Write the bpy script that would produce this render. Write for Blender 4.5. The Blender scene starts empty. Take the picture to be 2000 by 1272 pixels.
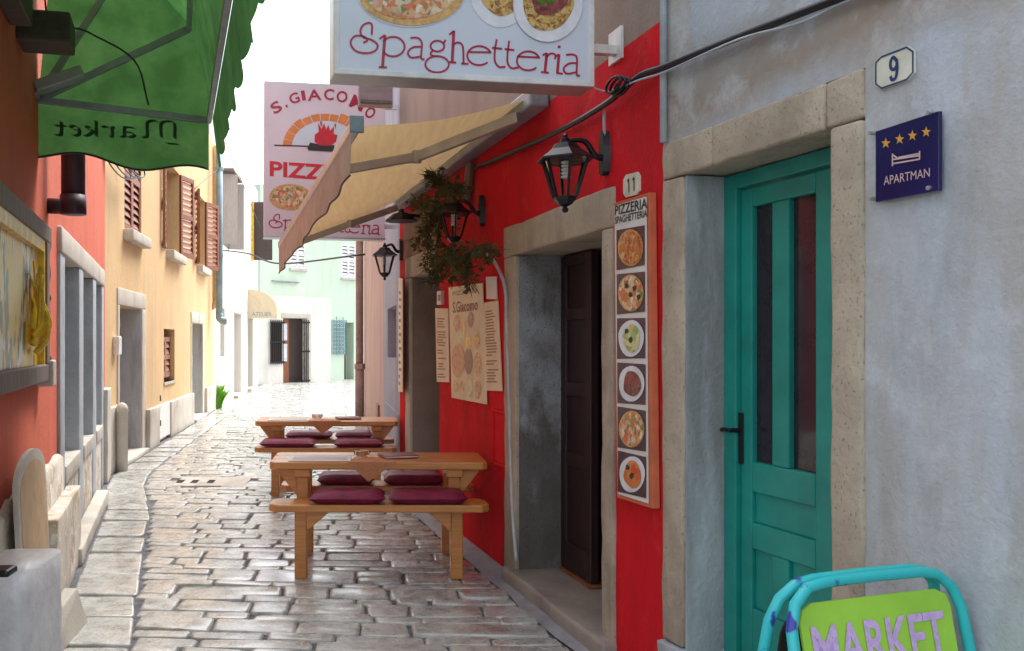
import bpy, bmesh, math, random
from mathutils import Vector, Matrix, noise
from mathutils.geometry import tessellate_polygon
R = math.radians
rnd = random.Random(11)
S = bpy.context.scene
COL = S.collection
# ------------------------------------------------------------------ camera
F, CX, HY, H = 1700.0, 700.0, 670.0, 1.42     # focal length / principal column / horizon row in photo px, eye height in m
cam_d = bpy.data.cameras.new('camera'); cam = bpy.data.objects.new('camera', cam_d); COL.objects.link(cam)
cam.location = (0, 0, H); cam.rotation_euler = (R(90), 0, 0)
cam_d.sensor_width = 36; cam_d.lens = F/2000*36
cam_d.shift_x = (1000-CX)/2000; cam_d.shift_y = (HY-636)/2000
cam_d.clip_start = 0.05; cam_d.clip_end = 500
S.camera = cam
# ------------------------------------------------------------------ world, sun, exposure
SUN_EL, SUN_AZ = 58, 35       # azimuth: clockwise from +Y
w = bpy.data.worlds.new('World'); S.world = w; w.use_nodes = True
nt = w.node_tree; bg = nt.nodes['Background']
sky = nt.nodes.new('ShaderNodeTexSky'); sky.sky_type = 'NISHITA'; sky.sun_disc = False
sky.sun_elevation = R(SUN_EL); sky.sun_rotation = R(SUN_AZ); sky.dust_density = 4.0; sky.air_density = 1.0; sky.ozone_density = 1.0
hs = nt.nodes.new('ShaderNodeHueSaturation'); hs.inputs['Saturation'].default_value = 0.3
nt.links.new(sky.outputs[0], hs.inputs['Color']); nt.links.new(hs.outputs[0], bg.inputs[0]); bg.inputs[1].default_value = 0.15
sd = bpy.data.lights.new('sun', 'SUN'); sd.energy = .5; sd.angle = R(20); sd.color = (1, .97, .92)
sun = bpy.data.objects.new('sun', sd); COL.objects.link(sun)
sv = Vector((math.sin(R(SUN_AZ))*math.cos(R(SUN_EL)), math.cos(R(SUN_AZ))*math.cos(R(SUN_EL)), math.sin(R(SUN_EL))))
sun.rotation_euler = sv.to_track_quat('Z', 'Y').to_euler(); sun.location = (0, 0, 20)
S.view_settings.view_transform = 'Standard'; S.view_settings.look = 'None'; S.view_settings.gamma = 1
S.view_settings.exposure = 1.85
S.render.engine = 'CYCLES'

# ------------------------------------------------------------------ pixel -> direction helpers (distance always from a plane)
def at(px, py, Y): return Vector(((px-CX)/F*Y, Y, H+(HY-py)/F*Y))
def ground(px, py): return at(px, py, F*H/(py-HY))
class Frame:
    """vertical plane: s along u, o along outward normal n, z up"""
    def __init__(self, o, u, n):
        self.o = Vector((o[0], o[1])); self.u = Vector((u[0], u[1])).normalized(); self.n = Vector((n[0], n[1])).normalized()
    def P(self, s, o, z):
        p = self.o + self.u*s + self.n*o
        return Vector((p.x, p.y, z))
    def hit(self, px, py, off=0):
        k = (px-CX)/F
        Y = (off + self.o.dot(self.n))/(k*self.n.x+self.n.y)
        return at(px, py, Y)
    def s(self, px, off=0):
        p = self.hit(px, HY, off); return (Vector((p.x, p.y))-self.o).dot(self.u)
    def z(self, px, py, off=0): return self.hit(px, py, off).z
def wallframe(o, vx, side):
    u = Vector(((vx-CX)/F, 1)).normalized()
    n = Vector((-u.y, u.x)) if side == 'R' else Vector((u.y, -u.x))
    return Frame(o, u, n)
_r = wallframe(ground(1003, 1140)[:2], 420, 'R')
_c = _r.hit(1296, HY)
RW = wallframe(_c[:2], 420, 'R')            # red house front; s=0 at the joint with the grey house
GW = wallframe(_c[:2], 290, 'R')            # grey house front (s<0 towards the camera)
_l = wallframe(ground(165, 1095)[:2], 340, 'L')
OW = Frame(_l.P(0, -.14, 0)[:2], _l.u, _l.n)  # orange house front
TW0 = Vector((-2.72, 9.0)); TW = Frame(TW0, Vector((-3.07, 17.88))-TW0, (1, 0)); TW.n = Vector((TW.u.y, -TW.u.x))
WW0 = Vector((-3.09, 18.15)); WW = Frame(WW0, Vector((-3.25, 28.2))-WW0, (1, 0)); WW.n = Vector((WW.u.y, -WW.u.x))
_re = RW.hit(781, HY)
PW = Frame(_re[:2], Vector((.10, 16.6))-Vector(_re[:2]), (-1, 0)); PW.n = Vector((-PW.u.y, PW.u.x))
a, b = ground(507, 751.5), ground(646, 745.5)
EW = Frame(a[:2], (b-a)[:2], (0, -1)); EW.n = Vector((EW.u.y, -EW.u.x))     # white annex closing the street
HWo = EW.P((b-a).length, -.7, 0)
HW = Frame(HWo[:2], EW.u, EW.n)             # green house behind it

# ------------------------------------------------------------------ mesh helpers
class MB:
    def __init__(self): self.v = []; self.f = []
    def add(self, vs, fs):
        k = len(self.v); self.v += [Vector(p) for p in vs]; self.f += [tuple(i+k for i in q) for q in fs]; return self
    def hexa(self, p):   # 8 points: bottom 4 then top 4
        return self.add(p, [(3, 2, 1, 0), (4, 5, 6, 7), (0, 1, 5, 4), (1, 2, 6, 5), (2, 3, 7, 6), (3, 0, 4, 7)])
    def box(self, fr, s0, s1, o0, o1, z0, z1):
        return self.hexa([fr.P(s0, o0, z0), fr.P(s1, o0, z0), fr.P(s1, o1, z0), fr.P(s0, o1, z0), fr.P(s0, o0, z1), fr.P(s1, o0, z1), fr.P(s1, o1, z1), fr.P(s0, o1, z1)])
    def abox(self, x0, x1, y0, y1, z0, z1):
        return self.hexa([Vector(p) for p in ((x0,y0,z0),(x1,y0,z0),(x1,y1,z0),(x0,y1,z0),(x0,y0,z1),(x1,y0,z1),(x1,y1,z1),(x0,y1,z1))])
    def bar(self, a, b, w, h, up=(0, 0, 1)):
        a = Vector(a); b = Vector(b); d = (b-a).normalized(); x = d.cross(Vector(up)).normalized()*w/2; y = x.cross(d).normalized()*h/2
        return self.hexa([a-x-y, a+x-y, b+x-y, b-x-y, a-x+y, a+x+y, b+x+y, b-x+y])
    def tube(self, path, r, seg=8, cap=True):
        path = [Vector(p) for p in path]; n = len(path); k = len(self.v); ref = None
        for i, p in enumerate(path):
            d = (path[min(i+1, n-1)]-path[max(i-1, 0)]).normalized()
            if ref is None: ref = d.orthogonal().normalized()
            ref = (ref-d*ref.dot(d)).normalized(); q = d.cross(ref)
            rr = r[i] if isinstance(r, (list, tuple)) else r
            self.v += [p+(ref*math.cos(t)+q*math.sin(t))*rr for t in [2*math.pi*j/seg for j in range(seg)]]
        for i in range(n-1):
            for j in range(seg):
                j2 = (j+1) % seg; self.f.append((k+i*seg+j, k+i*seg+j2, k+(i+1)*seg+j2, k+(i+1)*seg+j))
        if cap:
            self.f.append(tuple(k+j for j in range(seg))[::-1]); self.f.append(tuple(k+(n-1)*seg+j for j in range(seg)))
        return self
    def lathe(self, c, prof, seg=12, rot=0, axis=None):
        k = len(self.v); c = Vector(c)
        for r, z in prof:
            for j in range(seg):
                t = rot+2*math.pi*j/seg; self.v.append(c+Vector((r*math.cos(t), r*math.sin(t), z)))
        for i in range(len(prof)-1):
            for j in range(seg):
                j2 = (j+1) % seg; self.f.append((k+i*seg+j, k+i*seg+j2, k+(i+1)*seg+j2, k+(i+1)*seg+j))
        self.f.append(tuple(k+j for j in range(seg))[::-1]); self.f.append(tuple(k+(len(prof)-1)*seg+j for j in range(seg)))
        return self
    def poly(self, pts, nrm=None, thick=0):
        """flat polygon (tessellated); thick extrudes it along nrm"""
        pts = [Vector(p) for p in pts]; tr = tessellate_polygon([pts]); n = len(pts)
        if nrm is None: nrm = (pts[1]-pts[0]).cross(pts[2]-pts[0]).normalized()
        nrm = Vector(nrm); out = []
        for t in tr:
            g = (pts[t[1]]-pts[t[0]]).cross(pts[t[2]]-pts[t[0]])
            out.append(tuple(t) if g.dot(nrm) >= 0 else tuple(t)[::-1])
        if not thick: return self.add(pts, out)
        lo = [p-nrm*thick for p in pts]
        return self.add(pts+lo, out+[tuple(i+n for i in t)[::-1] for t in out]+[(i, (i+1) % n, (i+1) % n+n, i+n) for i in range(n)])
    def ribbon(self, pts, w, nrm, nib=None):
        """flat stroke on a plane; nib = direction of a broad pen"""
        pts = [Vector(p) for p in pts]; nrm = Vector(nrm); k = len(self.v); n = len(pts)
        for i, p in enumerate(pts):
            d = pts[min(i+1, n-1)]-pts[max(i-1, 0)]
            q = Vector(nib) if nib is not None else nrm.cross(d).normalized()
            self.v += [p-q*w/2, p+q*w/2]
        for i in range(n-1): self.f.append((k+2*i, k+2*i+2, k+2*i+3, k+2*i+1))
        return self
    def build(self, name, mat, parent=None, smooth=False, bevel=0, base=None, label=None, cat=None, group=None, kind=None, recalc=True):
        if base is None: base = org(parent) if parent else Vector((sum(p.x for p in self.v)/len(self.v), sum(p.y for p in self.v)/len(self.v), min(p.z for p in self.v)))
        base = Vector(base)
        me = bpy.data.meshes.new(name); me.from_pydata([p-base for p in self.v], [], self.f); me.update()
        if recalc:
            bm = bmesh.new(); bm.from_mesh(me); bmesh.ops.recalc_face_normals(bm, faces=bm.faces); bm.to_mesh(me); bm.free()
        if smooth: me.polygons.foreach_set('use_smooth', [True]*len(me.polygons))
        me.materials.append(M[mat] if isinstance(mat, str) else mat)
        o = bpy.data.objects.new(name, me); COL.objects.link(o)
        if parent: o.parent = parent
        else: o.location = base
        if bevel:
            m = o.modifiers.new('bevel', 'BEVEL'); m.width = bevel; m.segments = 2; m.limit_method = 'ANGLE'; m.angle_limit = R(35)
        return tag(o, label, cat, group, kind)
def tag(o, label=None, cat=None, group=None, kind=None):
    if label: o['label'] = label
    if cat: o['category'] = cat
    if group: o['group'] = group
    if kind: o['kind'] = kind
    return o
def org(o):
    v = Vector(o.location)
    while o.parent: o = o.parent; v = v+Vector(o.location)
    return v
def thing(name, loc, label, cat, group=None):
    o = bpy.data.objects.new(name, None); o.empty_display_size = .1; COL.objects.link(o); o.location = loc
    return tag(o, label, cat, group)
def catmull(pts, k=6):
    pts = [Vector(p) for p in pts]; q = [pts[0]*2-pts[1]]+pts+[pts[-1]*2-pts[-2]]; out = []
    for i in range(1, len(q)-2):
        a, b, c, d = q[i-1:i+3]
        for j in range(k):
            t = j/k; out.append(.5*((2*b)+(c-a)*t+(2*a-5*b+4*c-d)*t*t+(3*b-a-3*c+d)*t**3))
    return out+[pts[-1]]
def stone(fr, s0, s1, o0, o1, z0, z1, name, mat, parent, amp=.006, bev=.012, step=.11):
    """a hewn stone: bevelled block with uneven faces"""
    bm = bmesh.new(); bmesh.ops.create_cube(bm, size=1)
    L = (abs(s1-s0), abs(o1-o0), abs(z1-z0))
    for v in bm.verts: v.co = Vector((v.co.x*L[0], v.co.y*L[1], v.co.z*L[2]))
    bv = min(bev, min(L)*.3)
    bmesh.ops.bevel(bm, geom=bm.edges[:], offset=bv, segments=2, affect='EDGES', profile=.6)
    for ax in range(3):
        nn = int(L[ax]/step)
        for i in range(1, nn+1):
            no = Vector((0, 0, 0)); no[ax] = 1; co = no*(-L[ax]/2+L[ax]*i/(nn+1))
            bmesh.ops.bisect_plane(bm, geom=bm.verts[:]+bm.edges[:]+bm.faces[:], plane_co=co, plane_no=no)
    sd_ = Vector((rnd.random()*90, rnd.random()*90, rnd.random()*90)); mb = MB()
    for v in bm.verts:
        d = noise.noise_vector(v.co*7+sd_)*amp + noise.noise_vector(v.co*23+sd_)*amp*.5
        c = v.co+d; mb.v.append(fr.P((s0+s1)/2+c.x, (o0+o1)/2+c.y, (z0+z1)/2+c.z))
    bm.verts.index_update(); mb.f = [tuple(v.index for v in f.verts) for f in bm.faces]; bm.free()
    return mb.build(name, mat, parent, smooth=True)
def wall(fr, s0, s1, z0, z1, thick, holes, name, mat, parent, rdepth=.25):
    """a wall with real openings: front skin, reveals and a closed body behind"""
    ss = sorted({s0, s1}|{h[0] for h in holes}|{h[1] for h in holes}); zs = sorted({z0, z1}|{h[2] for h in holes}|{h[3] for h in holes}); mb = MB()
    for i in range(len(ss)-1):
        for j in range(len(zs)-1):
            cs, cz = (ss[i]+ss[i+1])/2, (zs[j]+zs[j+1])/2
            if any(h[0] < cs < h[1] and h[2] < cz < h[3] for h in holes): continue
            for o in (0, -thick): mb.add([fr.P(ss[i], o, zs[j]), fr.P(ss[i+1], o, zs[j]), fr.P(ss[i+1], o, zs[j+1]), fr.P(ss[i], o, zs[j+1])], [(0, 1, 2, 3)])
    for h in holes:
        q = [(h[0], h[2]), (h[1], h[2]), (h[1], h[3]), (h[0], h[3])]
        for k in range(4):
            (a0, b0), (a1, b1) = q[k], q[(k+1) % 4]
            mb.add([fr.P(a0, 0, b0), fr.P(a1, 0, b1), fr.P(a1, -thick, b1), fr.P(a0, -thick, b0)], [(0, 1, 2, 3)])
    q = [(s0, z0), (s1, z0), (s1, z1), (s0, z1)]
    for k in range(4):
        (a0, b0), (a1, b1) = q[k], q[(k+1) % 4]
        mb.add([fr.P(a0, 0, b0), fr.P(a1, 0, b1), fr.P(a1, -thick, b1), fr.P(a0, -thick, b0)], [(0, 1, 2, 3)])
    return mb.build(name, mat, parent, recalc=False)
def text_mb(s, cor, out, mb=None, bold=.0):
    """built-in lettering stretched into the quad cor = bl, br, tr, tl (world points), lifted by vector out"""
    cu = bpy.data.curves.new('t', 'FONT'); cu.body = s; cu.size = 1; cu.offset = bold; cu.resolution_u = 3
    ob = bpy.data.objects.new('t', cu); COL.objects.link(ob)
    me = bpy.data.meshes.new_from_object(ob.evaluated_get(bpy.context.evaluated_depsgraph_get()))
    vs = [v.co.copy() for v in me.vertices]; fs = [tuple(p.vertices) for p in me.polygons]
    bpy.data.objects.remove(ob); bpy.data.curves.remove(cu); bpy.data.meshes.remove(me)
    x0, x1 = min(v.x for v in vs), max(v.x for v in vs); y0, y1 = min(v.y for v in vs), max(v.y for v in vs)
    bl, br, tr, tl = [Vector(c) for c in cor]; res = []
    for v in vs:
        a, b = (v.x-x0)/(x1-x0), (v.y-y0)/(y1-y0)
        res.append((bl*(1-a)+br*a)*(1-b)+(tl*(1-a)+tr*a)*b+Vector(out))
    mb = mb or MB(); return mb.add(res, fs)
def hits(fr, pts, off=0): return [fr.hit(x, y, off) for x, y in pts]
def n3(fr): return Vector((fr.n.x, fr.n.y, 0))
def ell(cx, cy, rx, ry, a0=0, a1=360, k=20): return [(cx+rx*math.cos(R(a0+(a1-a0)*i/k)), cy-ry*math.sin(R(a0+(a1-a0)*i/k))) for i in range(k+1)]

# ------------------------------------------------------------------ materials
M = {}
def nodes(name):
    m = bpy.data.materials.new(name); m.use_nodes = True; M[name] = m; t = m.node_tree
    return m, t, t.nodes['Principled BSDF']
def N(t, k, **kw):
    n = t.nodes.new(k)
    for a, v in kw.items():
        if a in n.inputs: n.inputs[a].default_value = v
        else: setattr(n, a, v)
    return n
def mixc(t, fac, a, b):
    m = t.nodes.new('ShaderNodeMix'); m.data_type = 'RGBA'
    for sock, v in ((m.inputs[0], fac), (m.inputs[6], a), (m.inputs[7], b)):
        if hasattr(v, 'is_output'): t.links.new(v, sock)
        else: sock.default_value = v if isinstance(v, (int, float)) else (*v[:3], 1)
    return m.outputs[2]
def coords(t, scale=(1, 1, 1), obj=True):
    c = t.nodes.new('ShaderNodeTexCoord'); mp = t.nodes.new('ShaderNodeMapping'); mp.inputs['Scale'].default_value = scale
    t.links.new(c.outputs['Object'], mp.inputs[0]); return mp.outputs[0]
def nz(t, sc, det=5, scale=(1, 1, 1), lo=.35, hi=.65, rough=.6):
    n = N(t, 'ShaderNodeTexNoise', Scale=sc, Detail=det, Roughness=rough); t.links.new(coords(t, scale), n.inputs['Vector'])
    r = t.nodes.new('ShaderNodeMapRange'); r.inputs[1].default_value = lo; r.inputs[2].default_value = hi; t.links.new(n.outputs[0], r.inputs[0]); return r.outputs[0]
def bump(t, bsdf, src, strength=.3, dist=.01):
    b = N(t, 'ShaderNodeBump', Strength=strength, Distance=dist); t.links.new(src, b.inputs['Height']); t.links.new(b.outputs[0], bsdf.inputs['Normal'])
def plaster(name, c, c2, streak=None, sfac=.4, rough=.85, bs=.35, fine=60):
    m, t, p = nodes(name)
    col = mixc(t, nz(t, 1.3, 6), c, c2)
    if streak:
        s = nz(t, 3.0, 6, (1, 1, .16), .48, .64); mu = N(t, 'ShaderNodeMath', operation='MULTIPLY'); t.links.new(s, mu.inputs[0]); mu.inputs[1].default_value = sfac
        col = mixc(t, mu.outputs[0], col, streak)
    g = nz(t, fine, 4, lo=.2, hi=.8)
    v = mixc(t, g, tuple(x*.88 for x in c), tuple(min(1, x*1.08) for x in c))
    col = mixc(t, .35, col, v)
    t.links.new(col, p.inputs['Base Color']); p.inputs['Roughness'].default_value = rough
    a = N(t, 'ShaderNodeMath', operation='ADD'); t.links.new(g, a.inputs[0]); t.links.new(nz(t, 7, 5), a.inputs[1])
    bump(t, p, a.outputs[0], bs, .006); return m
def plain(name, c, rough=.5, metal=0, var=.12, sc=9, bs=.0, **kw):
    m, t, p = nodes(name)
    col = mixc(t, nz(t, sc, 5), tuple(x*(1-var) for x in c), tuple(min(1, x*(1+var)) for x in c))
    t.links.new(col, p.inputs['Base Color']); p.inputs['Roughness'].default_value = rough; p.inputs['Metallic'].default_value = metal
    if bs: bump(t, p, nz(t, sc*6, 4), bs, .004)
    for k, v in kw.items(): p.inputs[k].default_value = v
    return m
def stonem(name, c, c2, dark, rough=.75, pit=.5):
    m, t, p = nodes(name)
    col = mixc(t, nz(t, 4, 7, lo=.3, hi=.7), c, c2)
    col = mixc(t, nz(t, 2.2, 8, (1, 1, .5), .52, .72), col, dark)
    vo = N(t, 'ShaderNodeTexNoise', Scale=120, Detail=4); t.links.new(coords(t, (1, 1, .7)), vo.inputs['Vector'])
    r = N(t, 'ShaderNodeMapRange'); r.inputs[1].default_value = .27; r.inputs[2].default_value = .4; t.links.new(vo.outputs[0], r.inputs[0])
    col = mixc(t, r.outputs[0], tuple(x*1.15 for x in dark), col)
    t.links.new(col, p.inputs['Base Color']); p.inputs['Roughness'].default_value = rough
    a = N(t, 'ShaderNodeMath', operation='ADD'); t.links.new(r.outputs[0], a.inputs[0]); t.links.new(nz(t, 18, 6), a.inputs[1])
    bump(t, p, a.outputs[0], pit, .006); return m
def woodm(name, c, c2, sc=(2, 22, 22), rough=.45, coat=0):
    m, t, p = nodes(name)
    col = mixc(t, nz(t, 3, 6, sc, .3, .7), c, c2); t.links.new(col, p.inputs['Base Color'])
    p.inputs['Roughness'].default_value = rough; p.inputs['Coat Weight'].default_value = coat; p.inputs['Coat Roughness'].default_value = .2
    bump(t, p, nz(t, 3, 6, sc), .15, .003); return m
def food(name, cols, sc=40, base=None):
    """printed food: random speckle of the given colours"""
    m, t, p = nodes(name)
    v = N(t, 'ShaderNodeTexVoronoi', Scale=sc); n = N(t, 'ShaderNodeTexNoise', Scale=sc*.5, Detail=4)
    c = coords(t); mx = N(t, 'ShaderNodeVectorMath', operation='MULTIPLY_ADD'); t.links.new(c, n.inputs['Vector'])
    t.links.new(n.outputs[1], mx.inputs[0]); mx.inputs[1].default_value = (.06,)*3; t.links.new(c, mx.inputs[2]); t.links.new(mx.outputs[0], v.inputs['Vector'])
    cr = N(t, 'ShaderNodeValToRGB'); e = cr.color_ramp; e.interpolation = 'LINEAR'
    sp = N(t, 'ShaderNodeSeparateColor'); t.links.new(v.outputs['Color'], sp.inputs[0]); t.links.new(sp.outputs[0], cr.inputs[0])
    while len(e.elements) < len(cols): e.elements.new(.5)
    for i, k in enumerate(cols): e.elements[i].position = i/(len(cols)-1); e.elements[i].color = (*k, 1)
    t.links.new(cr.outputs[0], p.inputs['Base Color']); p.inputs['Roughness'].default_value = .35; return m
plaster('red_plaster', (.72, .008, .018), (.6, .007, .016), (.3, .014, .016), .7, .85, .3)
M['red_plaster'].node_tree.nodes['Principled BSDF'].inputs['Specular IOR Level'].default_value = .2
plaster('brown_plaster', (.34, .25, .2), (.25, .19, .16), (.16, .12, .1), .6)
plaster('grey_plaster', (.5, .545, .6), (.33, .385, .44), (.37, .33, .27), .9, .85, .35)
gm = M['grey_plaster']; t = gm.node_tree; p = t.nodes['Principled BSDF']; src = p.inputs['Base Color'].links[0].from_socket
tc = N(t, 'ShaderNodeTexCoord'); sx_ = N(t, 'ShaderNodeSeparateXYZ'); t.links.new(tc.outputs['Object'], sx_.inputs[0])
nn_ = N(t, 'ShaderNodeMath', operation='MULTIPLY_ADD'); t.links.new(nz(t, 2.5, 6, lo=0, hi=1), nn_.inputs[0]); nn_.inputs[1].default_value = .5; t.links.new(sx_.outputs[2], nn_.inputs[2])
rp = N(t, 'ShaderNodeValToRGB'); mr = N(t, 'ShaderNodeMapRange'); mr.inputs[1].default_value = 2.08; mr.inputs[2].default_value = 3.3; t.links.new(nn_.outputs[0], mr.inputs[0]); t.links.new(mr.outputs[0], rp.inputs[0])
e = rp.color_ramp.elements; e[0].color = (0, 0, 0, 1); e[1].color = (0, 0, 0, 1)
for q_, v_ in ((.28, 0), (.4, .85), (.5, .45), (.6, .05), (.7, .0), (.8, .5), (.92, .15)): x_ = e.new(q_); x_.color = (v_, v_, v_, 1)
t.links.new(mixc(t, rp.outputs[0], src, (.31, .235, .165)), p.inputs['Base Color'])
plaster('orange_plaster', (.7, .145, .075), (.6, .115, .06), (.4, .1, .06), .6)
plaster('tan_plaster', (.71, .5, .255), (.62, .42, .2), (.5, .36, .23), .7)
plaster('white_plaster', (.78, .76, .7), (.68, .66, .6), (.5, .5, .42), .5)
plaster('green_plaster', (.62, .74, .6), (.55, .68, .54), (.5, .56, .42), .5)
plaster('pink_plaster', (.6, .43, .4), (.5, .34, .33), (.36, .27, .28), .6)
plaster('blue_rough', (.42, .44, .54), (.3, .31, .4), (.2, .2, .27), .6, .9, 1.0, 25)
plaster('reveal_plaster', (.52, .58, .61), (.36, .41, .43), (.13, .11, .09), 1.0, .8, .5, 40)
plaster('cream_plinth', (.72, .68, .6), (.5, .42, .32), (.36, .31, .26), .8)
def patches(name, col, sc, lo, hi, fac, scale=(1, 1, 1)):
    t = M[name].node_tree; p = t.nodes['Principled BSDF']; src = p.inputs['Base Color'].links[0].from_socket
    mu = N(t, 'ShaderNodeMath', operation='MULTIPLY'); t.links.new(nz(t, sc, 8, scale, lo, hi, .7), mu.inputs[0]); mu.inputs[1].default_value = fac
    t.links.new(mixc(t, mu.outputs[0], src, col), p.inputs['Base Color'])
patches('red_plaster', (.7, .06, .05), 5, .54, .66, .4); patches('red_plaster', (.25, .01, .012), 2.2, .54, .7, .4, (1, 1, .5))
patches('cream_plinth', (.4, .3, .2), 4, .52, .58, .8); patches('cream_plinth', (.8, .78, .74), 9, .56, .6, .8); patches('grey_plaster', (.6, .64, .68), 5, .52, .66, .5); patches('grey_plaster', (.28, .28, .27), 2.6, .53, .68, .6, (1, 1, .35)); patches('orange_plaster', (.72, .3, .2), 4, .6, .72, .5)
stonem('door_stone', (.52, .44, .33), (.36, .3, .23), (.22, .175, .135), .8, .5)
stonem('old_reveal', (.4, .44, .48), (.22, .2, .19), (.075, .062, .055), .8, .7)
patches('old_reveal', (.1, .08, .07), 1.6, .47, .56, .8, (1, 1, .4))
stonem('pale_stone', (.6, .57, .5), (.5, .46, .4), (.36, .32, .27), .7, .3)
stonem('blue_stone', (.45, .5, .54), (.36, .4, .44), (.26, .26, .26), .7, .4)
stonem('worn_stone', (.36, .32, .27), (.28, .25, .22), (.17, .15, .14), .5, .3)
stonem('brown_stone', (.3, .19, .11), (.22, .13, .07), (.13, .08, .05), .8, .8)
m, t, p = nodes('cobble')
oi = N(t, 'ShaderNodeNewGeometry')
c = mixc(t, oi.outputs['Random Per Island'], (.4, .415, .395), (.57, .575, .535))
c = mixc(t, nz(t, 9, 7, lo=.45, hi=.75), c, (.2, .19, .17)); t.links.new(c, p.inputs['Base Color'])
rr = N(t, 'ShaderNodeMapRange'); rr.inputs[3].default_value = .12; rr.inputs[4].default_value = .46; t.links.new(nz(t, 14, 6), rr.inputs[0]); t.links.new(rr.outputs[0], p.inputs['Roughness'])
ad = N(t, 'ShaderNodeMath', operation='MULTIPLY_ADD'); t.links.new(nz(t, 7, 3, lo=.2, hi=.8), ad.inputs[0]); ad.inputs[1].default_value = 2.5; t.links.new(nz(t, 30, 7), ad.inputs[2])
bump(t, p, ad.outputs[0], .28, .006); t.links.new(nz(t, 3.5, 5, lo=.38, hi=.6), p.inputs['Coat Weight']); p.inputs['Coat Roughness'].default_value = .16; p.inputs['Coat IOR'].default_value = 1.6; p.inputs['Specular IOR Level'].default_value = .8
plain('joint_dirt', (.14, .145, .16), .9, 0, .3, 14, .8)
plain('cement', (.27, .28, .31), .55, 0, .2, 6, .5)
woodm('table_wood', (.64, .28, .065), (.47, .165, .032), (1.2, 26, 26), .35, .3)
woodm('shutter_wood', (.29, .075, .024), (.19, .045, .014), (12, 12, 2), .5)
woodm('door_wood', (.036, .012, .014), (.018, .007, .009), (16, 16, 2), .5)
woodm('brown_wood', (.34, .12, .05), (.22, .07, .03), (12, 12, 2), .5)
woodm('old_wood', (.22, .17, .15), (.13, .1, .095), (12, 12, 2), .7)
woodm('pale_wood', (.46, .42, .38), (.36, .33, .3), (12, 12, 2), .7)
woodm('dark_wood', (.08, .055, .045), (.045, .03, .028), (3, 14, 14), .6)
woodm('mauve_wood', (.42, .3, .32), (.32, .22, .25), (3, 3, 14), .6)
plain('teal_paint', (.012, .26, .215), .38, 0, .14, 5, .08)
plain('dark_glass', (.022, .02, .028), .07, 0, .2)
plain('void', (.008, .007, .008), .9)
plain('black_iron', (.014, .014, .018), .38, .3, .2, 20)
plain('lamp_glass', (.8, .8, .8), .05, **{'Transmission Weight': 1.0, 'IOR': 1.1})
plain('clear_glass', (.9, .95, .95), .02, **{'Transmission Weight': 1.0, 'IOR': 1.4})
plain('bulb_white', (.8, .8, .76), .3)
plain('cushion', (.2, .004, .045), .5, 0, .25, 12, .4)
plain('napkin', (.52, .22, .1), .85, 0, .1, 60, .2)
plain('paper', (.72, .7, .66), .6, 0, .06, 5)
plain('cream_paper', (.78, .68, .48), .6, 0, .08, 5)
plain('menu_cover', (.25, .03, .03), .4)
plain('sign_white', (.63, .68, .76), .25, 0, .05, 2)
plain('sign_pink', (.72, .62, .68), .3, 0, .05, 2)
plain('aluminium', (.5, .52, .52), .35, .6, .1)
plain('grey_metal', (.3, .33, .36), .45, .3, .15)
plain('blue_pipe', (.2, .28, .32), .4, .3, .2, 4)
plain('white_metal', (.7, .7, .68), .4)
plain('white_pvc', (.42, .46, .5), .45, 0, .15)
plain('sign_red', (.42, .008, .05), .35)
plain('bright_red', (.62, .01, .03), .4)
plain('brick_orange', (.75, .24, .06), .5)
plain('valance_print', (.018, .06, .018), .8)
plain('print_black', (.03, .022, .025), .5)
plain('print_brown', (.32, .1, .05), .5)
plain('print_purple', (.07, .03, .045), .35)
plain('frame_orange', (.55, .14, .06), .5)
plain('plate_white', (.72, .73, .76), .25)
plain('plaque_blue', (.018, .016, .085), .2, 0, .2, 3)
plain('star_gold', (.72, .36, .06), .4)
plain('icon_pink', (.62, .45, .44), .4)
plain('enamel', (.68, .66, .56), .25)
plain('enamel_blue', (.03, .05, .14), .3)
plain('lime_panel', (.36, .68, .06), .35, 0, .08, 6)
plain('lilac_print', (.6, .42, .74), .5, 0, .15, 60)
m, t, p = nodes('turquoise_tube')
c = mixc(t, nz(t, 7, 4, lo=.63, hi=.66), (.03, .5, .52), (.03, .05, .33)); t.links.new(c, p.inputs['Base Color']); p.inputs['Roughness'].default_value = .35
m, t, p = nodes('awning_yellow')
c = mixc(t, nz(t, 2, 5, (14, 1.2, 1.2), .3, .7), (.68, .49, .25), (.58, .4, .19)); t.links.new(c, p.inputs['Base Color']); p.inputs['Roughness'].default_value = .9
tl = N(t, 'ShaderNodeBsdfTranslucent'); t.links.new(c, tl.inputs[0]); ms = N(t, 'ShaderNodeMixShader'); ms.inputs[0].default_value = .45
t.links.new(p.outputs[0], ms.inputs[1]); t.links.new(tl.outputs[0], ms.inputs[2]); t.links.new(ms.outputs[0], t.nodes['Material Output'].inputs[0])
def cloth(name, a, b, tr):
    m, t, p = nodes(name); c = mixc(t, nz(t, 5, 6), a, b); t.links.new(c, p.inputs['Base Color']); p.inputs['Roughness'].default_value = .9
    tl = N(t, 'ShaderNodeBsdfTranslucent'); t.links.new(c, tl.inputs[0]); ms = N(t, 'ShaderNodeMixShader'); ms.inputs[0].default_value = tr
    t.links.new(p.outputs[0], ms.inputs[1]); t.links.new(tl.outputs[0], ms.inputs[2]); t.links.new(ms.outputs[0], t.nodes['Material Output'].inputs[0])
    bump(t, p, nz(t, 6, 5), .4, .02)
cloth('awning_green', (.08, .215, .065), (.04, .13, .035), .5)
cloth('valance_cream', (.66, .53, .42), (.56, .44, .34), .35)
cloth('awning_cream', (.74, .66, .5), (.68, .58, .42), .4)
cloth('leaf', (.05, .07, .025), (.12, .105, .04), .3)
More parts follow.
